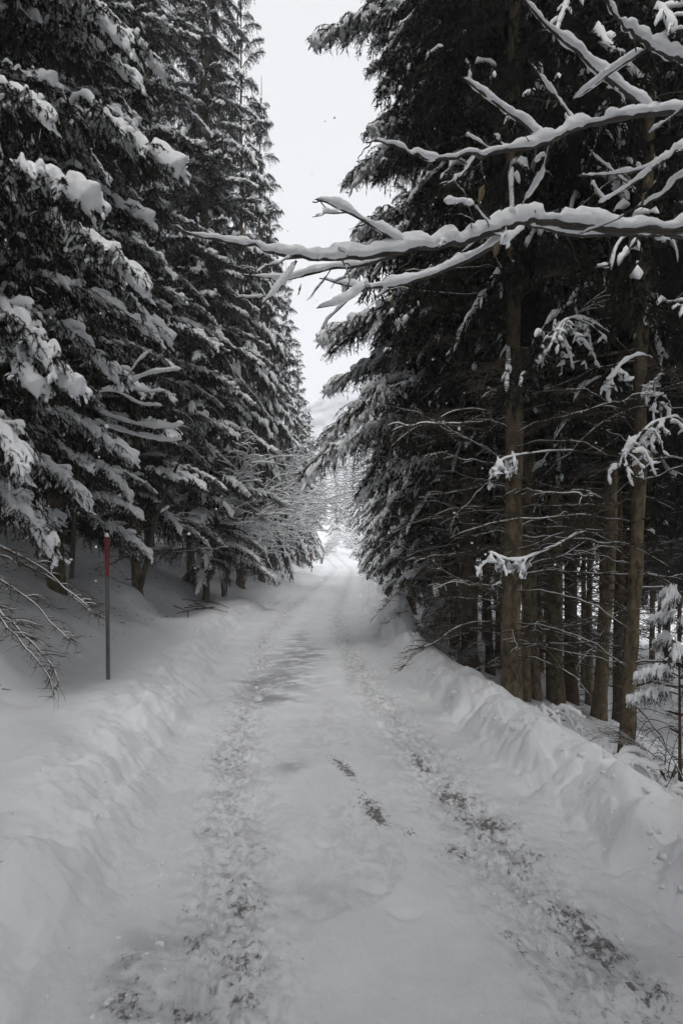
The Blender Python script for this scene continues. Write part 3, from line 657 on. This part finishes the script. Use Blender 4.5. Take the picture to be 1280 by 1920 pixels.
while len(pts) < 52:
    x = 3.6 + 17 * rg.rand() ** 1.1; y = 6.5 + 31 * rg.rand()
    if x < 3.4 + .02 * y or (y < 11 and x < 4.6) : continue
    if (x / y) > .95: continue
    if all((x - a) ** 2 + (y - b) ** 2 > 1.5 for a, b in pts): pts.append((x, y))
for i, (x, y) in enumerate(pts):
    far_spruce('background spruce trunk deep inside the right stand', x, y, 19 + (i % 4), 3.4 + 2.0 * rg.rand(), 2.1, 200 + i, .08 + .06 * rg.rand(), M_BARKR if i % 2 else M_BARK, 8, (.6, 5), group='spruces deep in right stand', snowy=False)
# unseen spruces added behind the camera, heights set to shade the near road
for i, (x, y) in enumerate([(-2.6, -3.6), (3.0, -3.0), (-4.6, -2.6), (-3.9, -6), (3.6, -2.2), (4.4, -5.6), (-5, -10), (4.6, -10), (-7.5, -1), (7, .5), (7, -4), (-2.5, -14), (-.9, -8.8), (-.7, -6.4), (-1.7, -4.4), (4.2, -7.6), (-3.2, -8.4), (.3, -11.5), (2.2, -15), (6.8, 4.2)]):
    far_spruce('unseen spruce added behind the viewpoint to shade the near road', x, y, min(27, (4.3 - y) * 1.73) if y < -2 else 20, (3.0, 3.4)[i] if i < 2 else 3.2 + (i % 2), 2.9, 300 + i, .17, M_BARK, 0, group='unseen shade spruces behind the viewpoint')
#@@DETAILS
# ------------------------------------------------------------------ distant clearing
for i, (x, y, H, Rm, nm) in enumerate([(2.6, 70, 17, 1.9, 'pale far spruce right of the bright clearing'), (-4.4, 66, 19, 2.0, 'pale far spruce left of the bright clearing'), (2.0, 88, 15, 2.0, 'hazy spruce just right of the far clearing middle'),
                                     (4.2, 82, 20, 2.3, 'tall hazy spruce behind the clearing on its right'), (-1.0, 108, 16, 2.3, 'faint spruce closing the view past the clearing'), (2.6, 118, 17, 2.4, 'faintest spruce beyond the clearing, right side'), (-7.5, 76, 20, 2.2, 'hazy spruce beyond the left row end')]):
    far_spruce(nm, x, y, H, .4, Rm, 400 + i, .16, M_BARK, 0, group='far spruces round the clearing')
for i, (x, y) in enumerate([(-13, 112), (-9, 128), (-5, 135), (1, 132), (6, 126), (11, 118), (8, 98), (-12, 92), (14, 135), (-16, 138)]):
    far_spruce('faint spruce on the hazy rise past the clearing', x, y, 17 + i % 3, .4, 2.3, 430 + i, .16, M_BARK, 0, group='spruces on the hazy rise')

# ------------------------------------------------------------------ leafless shrubs bent under snow
def shrub_meshes(name, seed, stems, H, arch, sn, sub=9, az=None, spread=360, r=.014, taper=1.0):
    rng = np.random.RandomState(seed); mb, sb = MB(), MB()
    for k in range(stems):
        a = (az if az is not None else 0) + (rng.rand() - .5) * spread; l = H * (.65 + .5 * rng.rand())
        A = curve((rng.randn() * .06, rng.randn() * .06, -.1), a, 78 + rng.randn() * 6, 78 - arch * (.7 + .6 * rng.rand()), l, 13, .06, rng)
        tube(mb, A, np.linspace(r, r * .25, 13), 4); snow_on(sb, resample(A[3:], 22), sn, sn * 1.1, rng, 5, .5, lift=r * .7)
        for q in range(sub):
            i = 3 + rng.randint(9); B = curve(A[i], a + rng.randn() * 45, 55 - arch * i / 13 + rng.randn() * 18, 20 - arch * .6 + rng.randn() * 18, l * (.14 + .3 * rng.rand()), 8, .08, rng)
            tube(mb, B, np.linspace(r * .5, r * .18, 8), 3); snow_on(sb, resample(B, 12), sn * .75, sn * .85, rng, 4, .5, lift=r * .35)
            for w_ in range(3):
                j = 2 + rng.randint(5); D = curve(B[j], a + rng.randn() * 60, 25 + rng.randn() * 25, 0 + rng.randn() * 25, l * (.05 + .12 * rng.rand()), 5, .1, rng)
                tube(mb, D, np.linspace(r * .3, r * .12, 5), 3); snow_on(sb, D, sn * .5, sn * .6, rng, 4, .4, lift=r * .25)
    return mb.mesh(name, [M_TWIG]), sb.mesh(name + '_snow', [M_SNOW])
SH = [shrub_meshes('shrub_stems', 5, 10, 5.2, 48, .045, 12, 0, 200), shrub_meshes('shrub_stems', 6, 9, 4.8, 60, .045, 12, 0, 170), shrub_meshes('round_shrub_stems', 7, 14, 3.0, 55, .05, 10)]
LOW = [shrub_meshes('low_shrub_stems', 8, 7, .75, 150, .05, 4, 0, 300, .008), shrub_meshes('bare_shrub_stems', 9, 16, .8, 60, .0025, 8, 0, 360, .006)]
def shrub(label, x, y, i, s=1.0, rot=0.0, group=None, fam=SH, dz=0):
    root = empty('snowy_shrub', (x, y, hz(x, y) + dz), label, 'shrub', group); me, sm = fam[i]
    st = obj('stems', me, root, (0, 0, 0), (0, 0, rot), (s, s, s)); obj('snow', sm, st)
    return root
shrub('tall leafless shrub arching from left bank under fine snow lines, before far pole', -3.9, 17.5, 0, 1.0, -.3)
shrub('leafless shrub bowed over left bank beside the far pole', -4.1, 22, 1, 1.1, .1)
shrub('snow-whitened shrub crown rising behind the bowed ones on left', -4.3, 26.5, 0, 1.3, .0)
shrub('higher whitened shrub past the far pole on left', -4.5, 32, 1, 1.4, -.1)
shrub('round frosted bush at the end of road, left of clearing', -2.3, 60, 2, 1.5)
shrub('round frosted bush at the end of road, right of clearing', 2.4, 57, 2, 1.7, 2)
shrub('low frosted bush where the far road bends', 1.9, 76, 2, 2.0, 1)
for i, (x, y, s, rot) in enumerate([(1.85, 9.4, .9, 0), (1.8, 10.4, 1.0, 1), (1.85, 8.5, .8, 2.2), (1.95, 11.4, 1.0, 4)]):
    shrub(['bare brush second from the near end beside the pointed snow heap', 'bare brush third from the near end beside the pointed snow heap', 'closest tuft of dark bare brush behind right bank', 'farthest tuft of dark bare brush behind the pointed snow heap'][i], x, y, 1, s, rot, 'bare brush behind the snow heap', LOW)
shrub('small arched twigs thick with snow at foot of thickest right trunk', 1.98, 5.35, 0, .9, .4, None, LOW, -.05)
shrub('snow-smothered twigs at foot of the right-leaning trunk', 2.42, 4.75, 0, .95, 2.4, None, LOW, -.05)
shrub('snowy twig tuft at right edge of bank, low in frame', 2.0, 3.35, 0, .55, 1.2, None, LOW, -.08)
shrub('bare twig tangle beside the young fir stem', 3.1, 5.0, 1, 1.1, 3, None, LOW)

# ------------------------------------------------------------------ maple reaching in overhead from the right
mx_, my_ = 4.5, 3.6
maple = empty('maple_tree', (mx_, my_, hz(mx_, my_)), 'leafless broadleaf tree whose thick snow-topped limbs cross overhead from right edge', 'tree')
MO = np.array([mx_, my_, hz(mx_, my_)])
tm, P_, r_ = trunk_mesh('trunk', 7.5, .13, M_MAPLE, 61, (.01, .0), .45); obj('trunk', tm, maple)
def limb(pts, r0, r1, sw, sh, seed, n=None, s0=0.0, sub=0, amt=.28):
    """one limb with its snow ridge; pts are (px, py, metres)"""
    rng = np.random.RandomState(seed); Pw = np.array([at(*p) for p in pts]) - MO
    n = n or max(10, int(np.sum(np.linalg.norm(np.diff(Pw, axis=0), axis=1)) / .035)); P = resample(Pw, n)
    P += np.stack([vn(np.arange(n) * .35 + seed * 9, np.full(n, j * 3.3), 2) * r0 * .9 for j in range(3)], 1)
    mb = MB(); tube(mb, P, np.linspace(r0, r1, n) * (1 + .12 * rng.randn(n)), 7)
    for k in range(sub):          # short buds and spurs
        i = rng.randint(n // 4, n - 1); d = unit(rng.randn(3) * [1, .6, .7] + [0, 0, .25]); l = .03 + .10 * rng.rand()
        tube(mb, [P[i], P[i] + d * l * .6, P[i] + d * l + [0, 0, .01]], [.004, .003, .004], 4)
    x = np.linspace(0, 1, n); i0 = int(s0 * n); wv = np.interp(x, [0, 1], sw) * .80; hv = np.interp(x, [0, 1], sh) * .82; rr = np.linspace(r0, r1, n)
    tp = np.interp(x, [0, .72, 1], [1, 1, .35]); br = 1 - .55 * np.clip((vn(x * n * .16 + seed * 3, x * 0 + 1) - .22) * 9, 0, 1)     # thins to the tip, broken here and there
    sb = MB(); snow_on(sb, P[i0:] + np.stack([rr * 0, rr * 0, rr * .55], 1)[i0:], (wv * tp * (.5 + .5 * br))[i0:], (hv * tp * br)[i0:], rng, 12, amt)
    L_ = n * .035
    for k in range(int(L_ * 3.2) if r0 > .0035 else 0):      # thin side twigs, each with a little snow
        i = rng.randint(int(n * .15), n - 2); t = unit(P[i + 1] - P[i]); sd = unit(np.cross(t, rng.randn(3))); l = (.10 + .34 * rng.rand() ** 2)
        d0 = unit(t * .8 + sd * .75 + [0, 0, .12]); B = P[i] + np.outer(np.linspace(0, 1, 7), d0) * l; B[:, 2] += np.linspace(0, 1, 7) ** 2 * l * rng.uniform(-.25, .3); B += rng.randn(7, 3) * .006; B[0] = P[i]
        tube(mb, B, np.linspace(.0042, .0016, 7), 4)
        if rng.rand() < .75: snow_on(sb, resample(B[1:], 9), .012 + .012 * rng.rand(), .014 + .014 * rng.rand(), rng, 6, .6, lift=.003)
    b = obj('branch', mb.mesh('limb', [M_MAPLE]), maple)
    rm = remesh(sb, .0085, 1, .0045, 26, seed); obj('snow', rm.mesh('limb_snow', [M_SNOW]), b)
limb([(1868, 560, 3.6), (1700, 500, 3.55), (1560, 450, 3.5), (1400, 436, 3.4), (1280, 432, 3.3), (1150, 430, 3.25), (1060, 420, 3.2), (985, 416, 3.15), (920, 434, 3.1), (860, 455, 3.05), (760, 468, 3.0), (650, 482, 2.95), (570, 486, 2.9), (500, 468, 2.88), (440, 455, 2.85), (370, 441, 2.8), (312, 414, 2.78)], .030, .004, (.13, .05), (.15, .055), 1, sub=10)
limb([(765, 464, 3.0), (700, 424, 2.95), (640, 392, 2.9), (590, 372, 2.86)], .010, .003, (.075, .05), (.075, .05), 2, sub=3)
limb([(965, 438, 3.13), (880, 486, 3.2), (800, 520, 3.25), (730, 537, 3.3), (660, 536, 3.3), (600, 520, 3.35)], .014, .004, (.075, .055), (.085, .05), 3, sub=4)
limb([(770, 468, 3.0), (690, 494, 3.1), (610, 506, 3.15), (540, 522, 3.2), (455, 514, 3.2)], .010, .003, (.06, .045), (.06, .045), 4, sub=3)
limb([(555, 488, 2.9), (532, 530, 2.88), (488, 572, 2.85)], .007, .003, (.05, .04), (.07, .05), 5)
limb([(690, 537, 3.3), (645, 566, 3.28), (592, 577, 3.25)], .007, .003, (.055, .045), (.06, .05), 6)
limb([(985, 420, 3.15), (1080, 440, 3.3), (1190, 440, 3.4), (1300, 446, 3.45)], .008, .012, (.07, .08), (.06, .06), 7)
limb([(985, 424, 3.14), (955, 450, 3.05), (935, 460, 3.0)], .006, .003, (.05, .045), (.06, .05), 8)
limb([(932, 432, 3.1), (912, 400, 3.05), (893, 374, 3.0)], .005, .003, (.02, .045), (.02, .05), 9, s0=.7)
limb([(640, 484, 2.95), (655, 525, 2.9), (640, 545, 2.88)], .005, .002, (.02, .02), (.02, .02), 10)
limb([(1868, 330, 3.6), (1700, 270, 3.4), (1560, 232, 3.2), (1400, 208, 3.0), (1280, 210, 2.9), (1200, 219, 2.85), (1130, 228, 2.8), (1060, 250, 2.75), (1000, 270, 2.72), (930, 284, 2.7), (880, 292, 2.68), (820, 296, 2.65), (770, 286, 2.62), (720, 270, 2.6), (685, 264, 2.58)], .020, .003, (.09, .04), (.095, .045), 11, sub=8)
limb([(1025, 262, 2.74), (960, 218, 2.7), (900, 170, 2.66), (865, 144, 2.64)], .009, .003, (.06, .04), (.06, .04), 12, sub=3)
limb([(1230, 215, 2.87), (1150, 158, 2.8), (1080, 96, 2.74), (1030, 50, 2.7), (980, -8, 2.66)], .012, .004, (.075, .05), (.085, .055), 13, sub=4)
limb([(1085, 244, 2.77), (1045, 185, 2.8), (990, 112, 2.84)], .006, .002, (.045, .03), (.05, .035), 14)
limb([(892, 290, 2.68), (872, 322, 2.66), (825, 352, 2.62)], .006, .002, (.045, .035), (.05, .035), 15)
limb([(925, 284, 2.7), (890, 262, 2.72), (872, 252, 2.73)], .005, .002, (.04, .04), (.04, .04), 16)
limb([(1868, 200, 3.6), (1600, 150, 3.0), (1400, 140, 2.7), (1280, 116, 2.6), (1220, 88, 2.56), (1170, 46, 2.52), (1128, -10, 2.48)], .016, .005, (.09, .06), (.10, .065), 17, sub=4)
limb([(1215, 92, 2.57), (1150, 132, 2.7), (1100, 170, 2.8), (1072, 188, 2.85)], .006, .002, (.05, .04), (.045, .04), 18)
limb([(1500, 240, 3.0), (1380, 262, 2.95), (1280, 276, 2.9), (1240, 302, 2.86), (1180, 322, 2.82), (1082, 328, 2.78)], .010, .003, (.05, .035), (.055, .035), 19, sub=4)
limb([(1242, 302, 2.86), (1180, 348, 2.82), (1115, 384, 2.8)], .006, .002, (.04, .03), (.04, .03), 20)
limb([(1480, 280, 3.1), (1360, 300, 3.05), (1280, 330, 3.0), (1240, 366, 2.97), (1188, 392, 2.94)], .010, .003, (.06, .04), (.065, .04), 21)
limb([(1032, 266, 2.75), (1016, 330, 2.8), (978, 384, 2.84)], .006, .002, (.05, .04), (.08, .06), 22)
limb([(900, 288, 2.69), (903, 320, 2.66), (912, 345, 2.64)], .003, .002, (.02, .02), (.02, .02), 23)
limb([(1190, 300, 2.9), (1210, 335, 2.9), (1212, 360, 2.9)], .003, .002, (.02, .02), (.02, .02), 24)
limb([(1400, 60, 2.6), (1300, 10, 2.5), (1240, -40, 2.45)], .010, .004, (.06, .05), (.07, .05), 25)
lf = MB(); lf.add([[0, 0, 0], [.018, .004, -.03], [.012, -.006, -.065], [0, .004, -.09], [-.014, -.004, -.06], [-.02, .005, -.028]], [[0, 1, 2], [0, 2, 3], [0, 3, 4], [0, 4, 5]]); LEAF = lf.mesh('withered_leaf', [M_LEAF], False)
for px, py, d, rt in [(908, 345, 2.64, .4), (1030, 180, 2.8, 1.6), (1211, 358, 2.9, .8), (565, 530, 2.9, 2.0), (935, 452, 3.0, .2), (1215, 330, 2.9, 2.6), (740, 545, 3.3, 1.1)]:
    o = obj('leaf', LEAF, maple, at(px, py, d) - MO, (.3, .2, rt))

# ------------------------------------------------------------------ snowy sprays on the right stand
def spray(root, pts, seed, n, frac=.45, ln=(.14, .32), r0=.010, sw=.045):
    sw = sw * .55; rng = np.random.RandomState(seed); O = np.array(root.location); P = resample(np.array([at(*p) for p in pts]) - O, 26)
    mb, sb = MB(), MB(); tube(mb, P, np.linspace(r0, .003, 26), 5, 1); snow_on(sb, P[6:], np.linspace(.02, sw * .8, 20), np.linspace(.025, sw, 20), rng, 7, .5, lift=.006)
    S = []
    for k in range(n):
        i = int(26 * (1 - frac) + 26 * frac * (k + rng.rand()) / n); i = min(25, i); l = ln[0] + (ln[1] - ln[0]) * rng.rand()
        B = curve(P[i], rng.rand() * 360, -15 - 25 * rng.rand(), -84, l, 7, .08, rng); tube(mb, B, np.linspace(.004, .002, 7), 3, 1); S += [(B[j], B[j + 1]) for j in range(6)]
        for q in range(int(l / .035)):
            j = 1 + rng.randint(5); d = unit(rng.randn(3) + [0, 0, -.9]); l3 = .04 + .06 * rng.rand(); S.append((B[j], B[j] + d * l3))
            if rng.rand() < .65: tube(sb, np.array([B[j], B[j] + d * l3 * .5, B[j] + d * l3]) + [0, 0, .012], np.array([.009, .014, .005]) * (.7 + .8 * rng.rand()), 6)
        if rng.rand() < .9:
            g = .5 + .9 * rng.rand(); x = np.linspace(0, 1, 7); tube(sb, B + [0, 0, .012], sw * .42 * g * np.sin(np.pi * np.clip(x * .85 + .12, 0, 1)) * (1 + .3 * rng.randn(7)).clip(.4, 1.6), 7)
    needles(mb, S, 260, .022, .005, rng)
    b = obj('branch', mb.mesh('spray', [M_NEEDLE, M_TWIG], False), root); obj('snow', remesh(sb, .009, 1, .004, 22, seed).mesh('spray_snow', [M_SNOW]), b)
byl = {o.get('label'): o for o in bpy.data.objects if o.get('label')}
lean = byl['right-leaning trunk at the stand edge beside the young snowy fir']; pale = byl['pale slender trunk leaning beside the darker right-leaning one']
spray(lean, [(1205, 690, 5.6), (1160, 640, 5.2), (1110, 605, 5.0), (1070, 598, 4.9), (1045, 615, 4.85)], 1, 15, .4, (.22, .6), sw=.055)
spray(lean, [(1198, 745, 5.5), (1222, 680, 5.2), (1195, 668, 4.9), (1160, 690, 4.7), (1142, 725, 4.65)], 2, 8, .3, (.08, .2), sw=.075)
spray(lean, [(1190, 860, 5.6), (1270, 790, 4.9), (1235, 790, 4.7), (1200, 815, 4.6), (1165, 870, 4.6)], 3, 15, .6, (.18, .42), sw=.065)
spray(lean, [(1190, 860, 5.6), (1080, 846, 5.4), (1000, 850, 5.3), (945, 862, 5.2), (925, 880, 5.2)], 4, 14, .4, (.14, .34), sw=.05)
spray(lean, [(1178, 1008, 5.55), (1100, 997, 5.4), (1030, 1030, 5.3), (965, 1052, 5.2), (912, 1036, 5.15)], 5, 15, .45, (.14, .38), sw=.06)
spray(pale, [(1160, 560, 7.3), (1110, 510, 6.6), (1060, 495, 6.3), (1030, 515, 6.2)], 6, 14, .5, (.15, .36), sw=.05)
spray(lean, [(1200, 620, 5.6), (1240, 690, 5.1), (1225, 720, 5.0), (1230, 760, 5.0)], 8, 12, .6, (.12, .3), sw=.05)
fir = hi_spruce('young snow-clumped fir at the right edge beside the leaning trunks', 2.93, 4.6, 1.8, .85, 1.65, .46, .018, 33, M_BARKR, step=.17, per=3, sn=1.5, pw=.5, zmin=.42, only='top')

# ------------------------------------------------------------------ left roadside: pole, snag, bare limbs
def pole(label, x, y, H, red, tilt, r=.021):
    z0 = hz(x, y); root = empty('snow_pole', (x, y, z0 - .02), label, 'pole', 'snow marker poles on left bank'); root.rotation_euler = tilt
    def seg(nm, a, b, m, rr, k=14):
        mb = MB(); zs = np.linspace(a, b, 8); tube(mb, np.stack([zs * 0, zs * 0, zs], 1), rr * (1 + .03 * np.sin(zs * 9)), k); return obj(nm, mb.mesh(nm, [m]), root)
    seg('shaft', -.4, H - red, M_GREY, r); seg('red_tip', H - red, H, M_RED, r * 1.06)
    sb = MB(); zs = np.linspace(0, 1, 7); tube(sb, np.stack([zs * .004, zs * 0, H - .005 + zs * .05], 1), r * np.array([1.0, 1.18, 1.2, 1.1, .9, .6, .2]), 12); obj('snow_cap', sb.mesh('snow_cap', [M_SNOW]), root)
pole('near grey snow pole with red top and snow cap on left bank', -2.58, 5.9, 1.60, .43, (R(.6), R(-.3), 0))
pole('small distant snow pole with red top at left road edge', -2.13, 38, 1.66, .75, (0, 0, 0), .04)

def limbs(name, label, cat, x, y, lists, seed, m=M_TWIG, r0=.02, sw=.05, snowy=True):
    O = np.array([x, y, hz(x, y)]); root = empty(name, O, label, cat)
    for k, (pts, ra, rb, s_) in enumerate(lists):
        rng = np.random.RandomState(seed + k); P = resample(np.array([at(*p) for p in pts]) - O, 30); mb = MB(); tube(mb, P, np.linspace(ra, rb, 30) * (1 + .1 * rng.randn(30)), 7)
        for q in range(0 if k == 0 else 3):
            j = 8 + rng.randint(20); d = unit(P[min(29, j + 1)] - P[j] + rng.randn(3) * .5); tube(mb, [P[j], P[j] + d * .12, P[j] + d * .25 + [0, 0, .03]], [.005, .004, .002], 4)
        b = obj('trunk' if k == 0 else 'branch', mb.mesh('limb', [m]), root)
        if s_:
            sb = MB(); snow_on(sb, P[4:], s_, s_ * .95, rng, 9, .4, lift=ra * .4); obj('snow', remesh(sb, .012, 1, .004, 16, seed + k).mesh('limb_snow', [M_SNOW]), b)
    return root
bx, by = -4.05, 8.0
limbs('young_broadleaf_tree', 'young leafless tree with level snow-lined limbs left of the near pole', 'tree', bx, by,
      [([(134, 1085, 8.0), (140, 950, 8.0), (150, 840, 8.0), (158, 770, 8.0), (172, 690, 8.0), (190, 600, 8.0)], .035, .012, 0),
       ([(152, 770, 8.0), (200, 800, 7.7), (260, 818, 7.5), (310, 828, 7.4), (342, 825, 7.3)], .012, .004, .075), ([(158, 760, 8.0), (210, 783, 7.6), (270, 800, 7.4), (320, 803, 7.3), (345, 795, 7.2)], .012, .004, .07),
       ([(160, 740, 8.0), (215, 735, 7.8), (262, 758, 7.7), (305, 762, 7.6)], .009, .003, .05), ([(165, 720, 8.0), (220, 735, 7.9), (270, 705, 7.8), (342, 692, 7.7)], .010, .003, .065),
       ([(170, 700, 8.0), (225, 715, 8.0), (258, 680, 8.0), (285, 655, 8.0)], .009, .003, .05), ([(165, 730, 8.0), (230, 728, 7.9), (275, 735, 7.8), (310, 733, 7.8)], .009, .003, .055)], 500)
limbs('leaning_snag', 'broken leaning snag propped on the slope behind the near pole', 'dead tree', -3.95, 10.6,
      [([(262, 1105, 10.6), (275, 1050, 10.5), (290, 985, 10.4), (318, 905, 10.3), (345, 845, 10.2)], .06, .02, .04), ([(318, 908, 10.3), (340, 900, 10.2), (352, 905, 10.1)], .02, .008, .06), ([(298, 965, 10.4), (318, 952, 10.3)], .018, .008, .05),
       ([(335, 870, 10.2), (322, 872, 10.1)], .014, .006, .05), ([(270, 1075, 10.5), (250, 1085, 10.4), (232, 1088, 10.3)], .016, .008, 0), ([(340, 850, 10.2), (352, 830, 10.2), (358, 815, 10.2)], .014, .006, .03)], 520, M_TWIG)
near = byl['huge foreground spruce with broad drooping snow-laden boughs reaching in from left edge']
for i, (px, py, d, az, ti, s) in enumerate([(-60, 1075, 4.3, -.05, .25, .62), (-40, 1110, 4.0, -.25, .45, .62), (-70, 1020, 4.5, .0, .15, .75), (-30, 1130, 3.7, -.1, .6, .5), (-50, 1040, 4.6, .25, .2, .7)]):
    obj('bare_branch', BARE[i % 2], near, at(px, py, d) - np.array(near.location), (0, ti, az), (s, s, s))
rg = np.random.RandomState(9)
for i in range(9):      # fallen sticks on the shaded slope
    px = 330 + 90 * rg.rand(); d = 11.5 + 3 * rg.rand(); x = (px - 640) / 1000 * d; z = hz(x, d)
    mb = MB(); l = .3 + .5 * rg.rand(); a = -.6 + rg.randn() * .5; P = np.array([[-l * math.cos(a), -l * math.sin(a), .08], [0, 0, .05], [l * math.cos(a), l * math.sin(a), -.02]]); tube(mb, resample(P, 6), np.linspace(.018, .006, 6), 5)
    tag(obj('fallen_stick', mb.mesh('stick', [M_TWIG]), None, (x, d, z)), 'dark fallen stick half buried in the shaded left slope', 'stick', 'fallen sticks on left slope')

# ------------------------------------------------------------------ crumbs of ploughed snow
rg = np.random.RandomState(21); mb = MB()
ico = np.array([[0, 0, 1], [.89, 0, .45], [.28, .85, .45], [-.72, .53, .45], [-.72, -.53, .45], [.28, -.85, .45], [.72, .53, -.45], [-.28, .85, -.45], [-.89, 0, -.45], [-.28, -.85, -.45], [.72, -.53, -.45], [0, 0, -1]])
icf = np.array([[0, 1, 2], [0, 2, 3], [0, 3, 4], [0, 4, 5], [0, 5, 1], [1, 6, 2], [2, 7, 3], [3, 8, 4], [4, 9, 5], [5, 10, 1], [6, 7, 2], [7, 8, 3], [8, 9, 4], [9, 10, 5], [10, 6, 1], [11, 7, 6], [11, 8, 7], [11, 9, 8], [11, 10, 9], [11, 6, 10]])
n = 900; Yc = 1.9 + 16 * rg.rand(n) ** 1.8; sd = rg.rand(n); uo = np.where(sd < .42, -(rh(Yc) - .12 + .22 * rg.randn(n)), np.where(sd < .8, rh(Yc) - .10 + .22 * rg.randn(n), np.where(sd < .9, .74, -.78) + .2 * rg.randn(n)))
Xc = rc(Yc) + uo; Zc = height(Xc, Yc); Rc = (.004 + .013 * rg.rand(n) ** 3) * (.8 + Yc * .05)
for x, y, z, r in zip(Xc, Yc, Zc, Rc): mb.add(ico * (1 + .35 * rg.randn(12, 1)).clip(.4, 1.8) * r * [1.2, .9, .7] + [x, y, z + r * .1], icf)
for k in range(260):          # bigger clods the plough threw on the banks
    right = rg.rand() < .72; y = 2.2 + 13 * rg.rand() ** 1.5; u = (rh(y) + .02 + .55 * rg.rand()) * (1 if right else -1) - (0 if right else .25 * rg.rand())
    x = rc(y) + u; r = (.012 + (.034 if right else .016) * rg.rand() ** 2.5) * (.8 + y * .05); V = ico * r * rg.uniform(.55, 1.35, (12, 1)) * [1.2, 1.0, .75]
    a = rg.rand() * 6; ca, sa = math.cos(a), math.sin(a); V = V @ np.array([[ca, -sa, 0], [sa, ca, 0], [0, 0, 1]]); mb.add(V + [x, y, hz(x, y) - r * .1], icf)
tag(obj('snow_crumbs', mb.mesh('snow_crumbs', [M_SNOWG])), 'small crumbs of ploughed snow scattered along both road edges', 'snow', kind='stuff')
# needles, cones and twig bits shed on the snow under the trees
rg = np.random.RandomState(8); mb = MB()
for k in range(1100):
    left = rg.rand() < .5; y = 5 + 16 * rg.rand(); u = -(rh(y) + 1.5 + 3.5 * rg.rand()) if left else rh(y) + 1.3 + 3.0 * rg.rand(); x = rc(y) + u; a = rg.rand() * 6.28; l = .015 + .07 * rg.rand() ** 2
    z = hz(x, y) + .006; tube(mb, [[x - math.cos(a) * l, y - math.sin(a) * l, z], [x, y, z + .008], [x + math.cos(a) * l, y + math.sin(a) * l, z]], [.003, .005, .002], 4)
tag(obj('forest_litter', mb.mesh('forest_litter', [M_DEBRIS])), 'dark needles and twig bits shed on the snow under the trees', 'litter', kind='stuff')
# flakes in the air
rg = np.random.RandomState(4); mb = MB(); n = 520
for k in range(n):
    big = k < 90; y = 2.8 + (5 if big else 12) * rg.rand(); x = (rg.rand() - .5) * 1.4 * y; z = .3 + (.2 + .95 * rg.rand()) * y
    if z < hz(x, y) + .1: continue
    mb.add(ico * ((.007 + .006 * rg.rand()) if big else (.003 + .006 * rg.rand() ** 3)) * (.6 + .6 * rg.rand(12, 1)) + [x, y, z], icf)
tag(obj('falling_snow', mb.mesh('snowflakes', [M_SNOW])), 'loose snowflakes drifting down between the trees', 'snowflakes', kind='stuff')
#@@HAZE
# ------------------------------------------------------------------ far mountainside and the snowy air
xs = np.linspace(-260, 260, 60); ys = np.linspace(230, 340, 22); X, Y = np.meshgrid(xs, ys)
Z = 8 + (Y - 230) / 110 * 100 * (1 + .25 * fbm(X * .012, Y * .01 + 4, 3, 41)) + 9 * fbm(X * .05, Y * .05, 3, 42)
mb = MB(); nr, nc = X.shape; i = np.arange(nr - 1)[:, None] * nc; k = np.arange(nc - 1)[None]
mb.add(np.stack([X, Y, Z], -1), None, np.stack([i + k, i + k + 1, i + nc + k + 1, i + nc + k], -1).reshape(-1, 4))
M_HILL = mat('wooded_mountainside', (.10, .105, .11), .9, var=(.6, .61, .63), vs_=.07)
tag(obj('mountain', mb.mesh('mountain', [M_HILL])), kind='structure')
hm = bpy.data.materials.new('snowy_air'); hm.use_nodes = True; n = hm.node_tree; n.nodes.clear()
pv = n.nodes.new('ShaderNodeVolumePrincipled'); pv.inputs['Color'].default_value = (.96, .97, 1, 1); pv.inputs['Density'].default_value = 0.0023
ou = n.nodes.new('ShaderNodeOutputMaterial'); n.links.new(pv.outputs[0], ou.inputs['Volume'])
a, b, c, d, e, f = -280, 280, -60, 350, -30, 135
mb = MB(); mb.add([(a, c, e), (b, c, e), (b, d, e), (a, d, e), (a, c, f), (b, c, f), (b, d, f), (a, d, f)], None, [[0, 3, 2, 1], [4, 5, 6, 7], [0, 1, 5, 4], [1, 2, 6, 5], [2, 3, 7, 6], [3, 0, 4, 7]])
tag(obj('haze', mb.mesh('haze', [hm], False)), 'thin veil of snowy air over the whole valley', 'haze', kind='stuff')
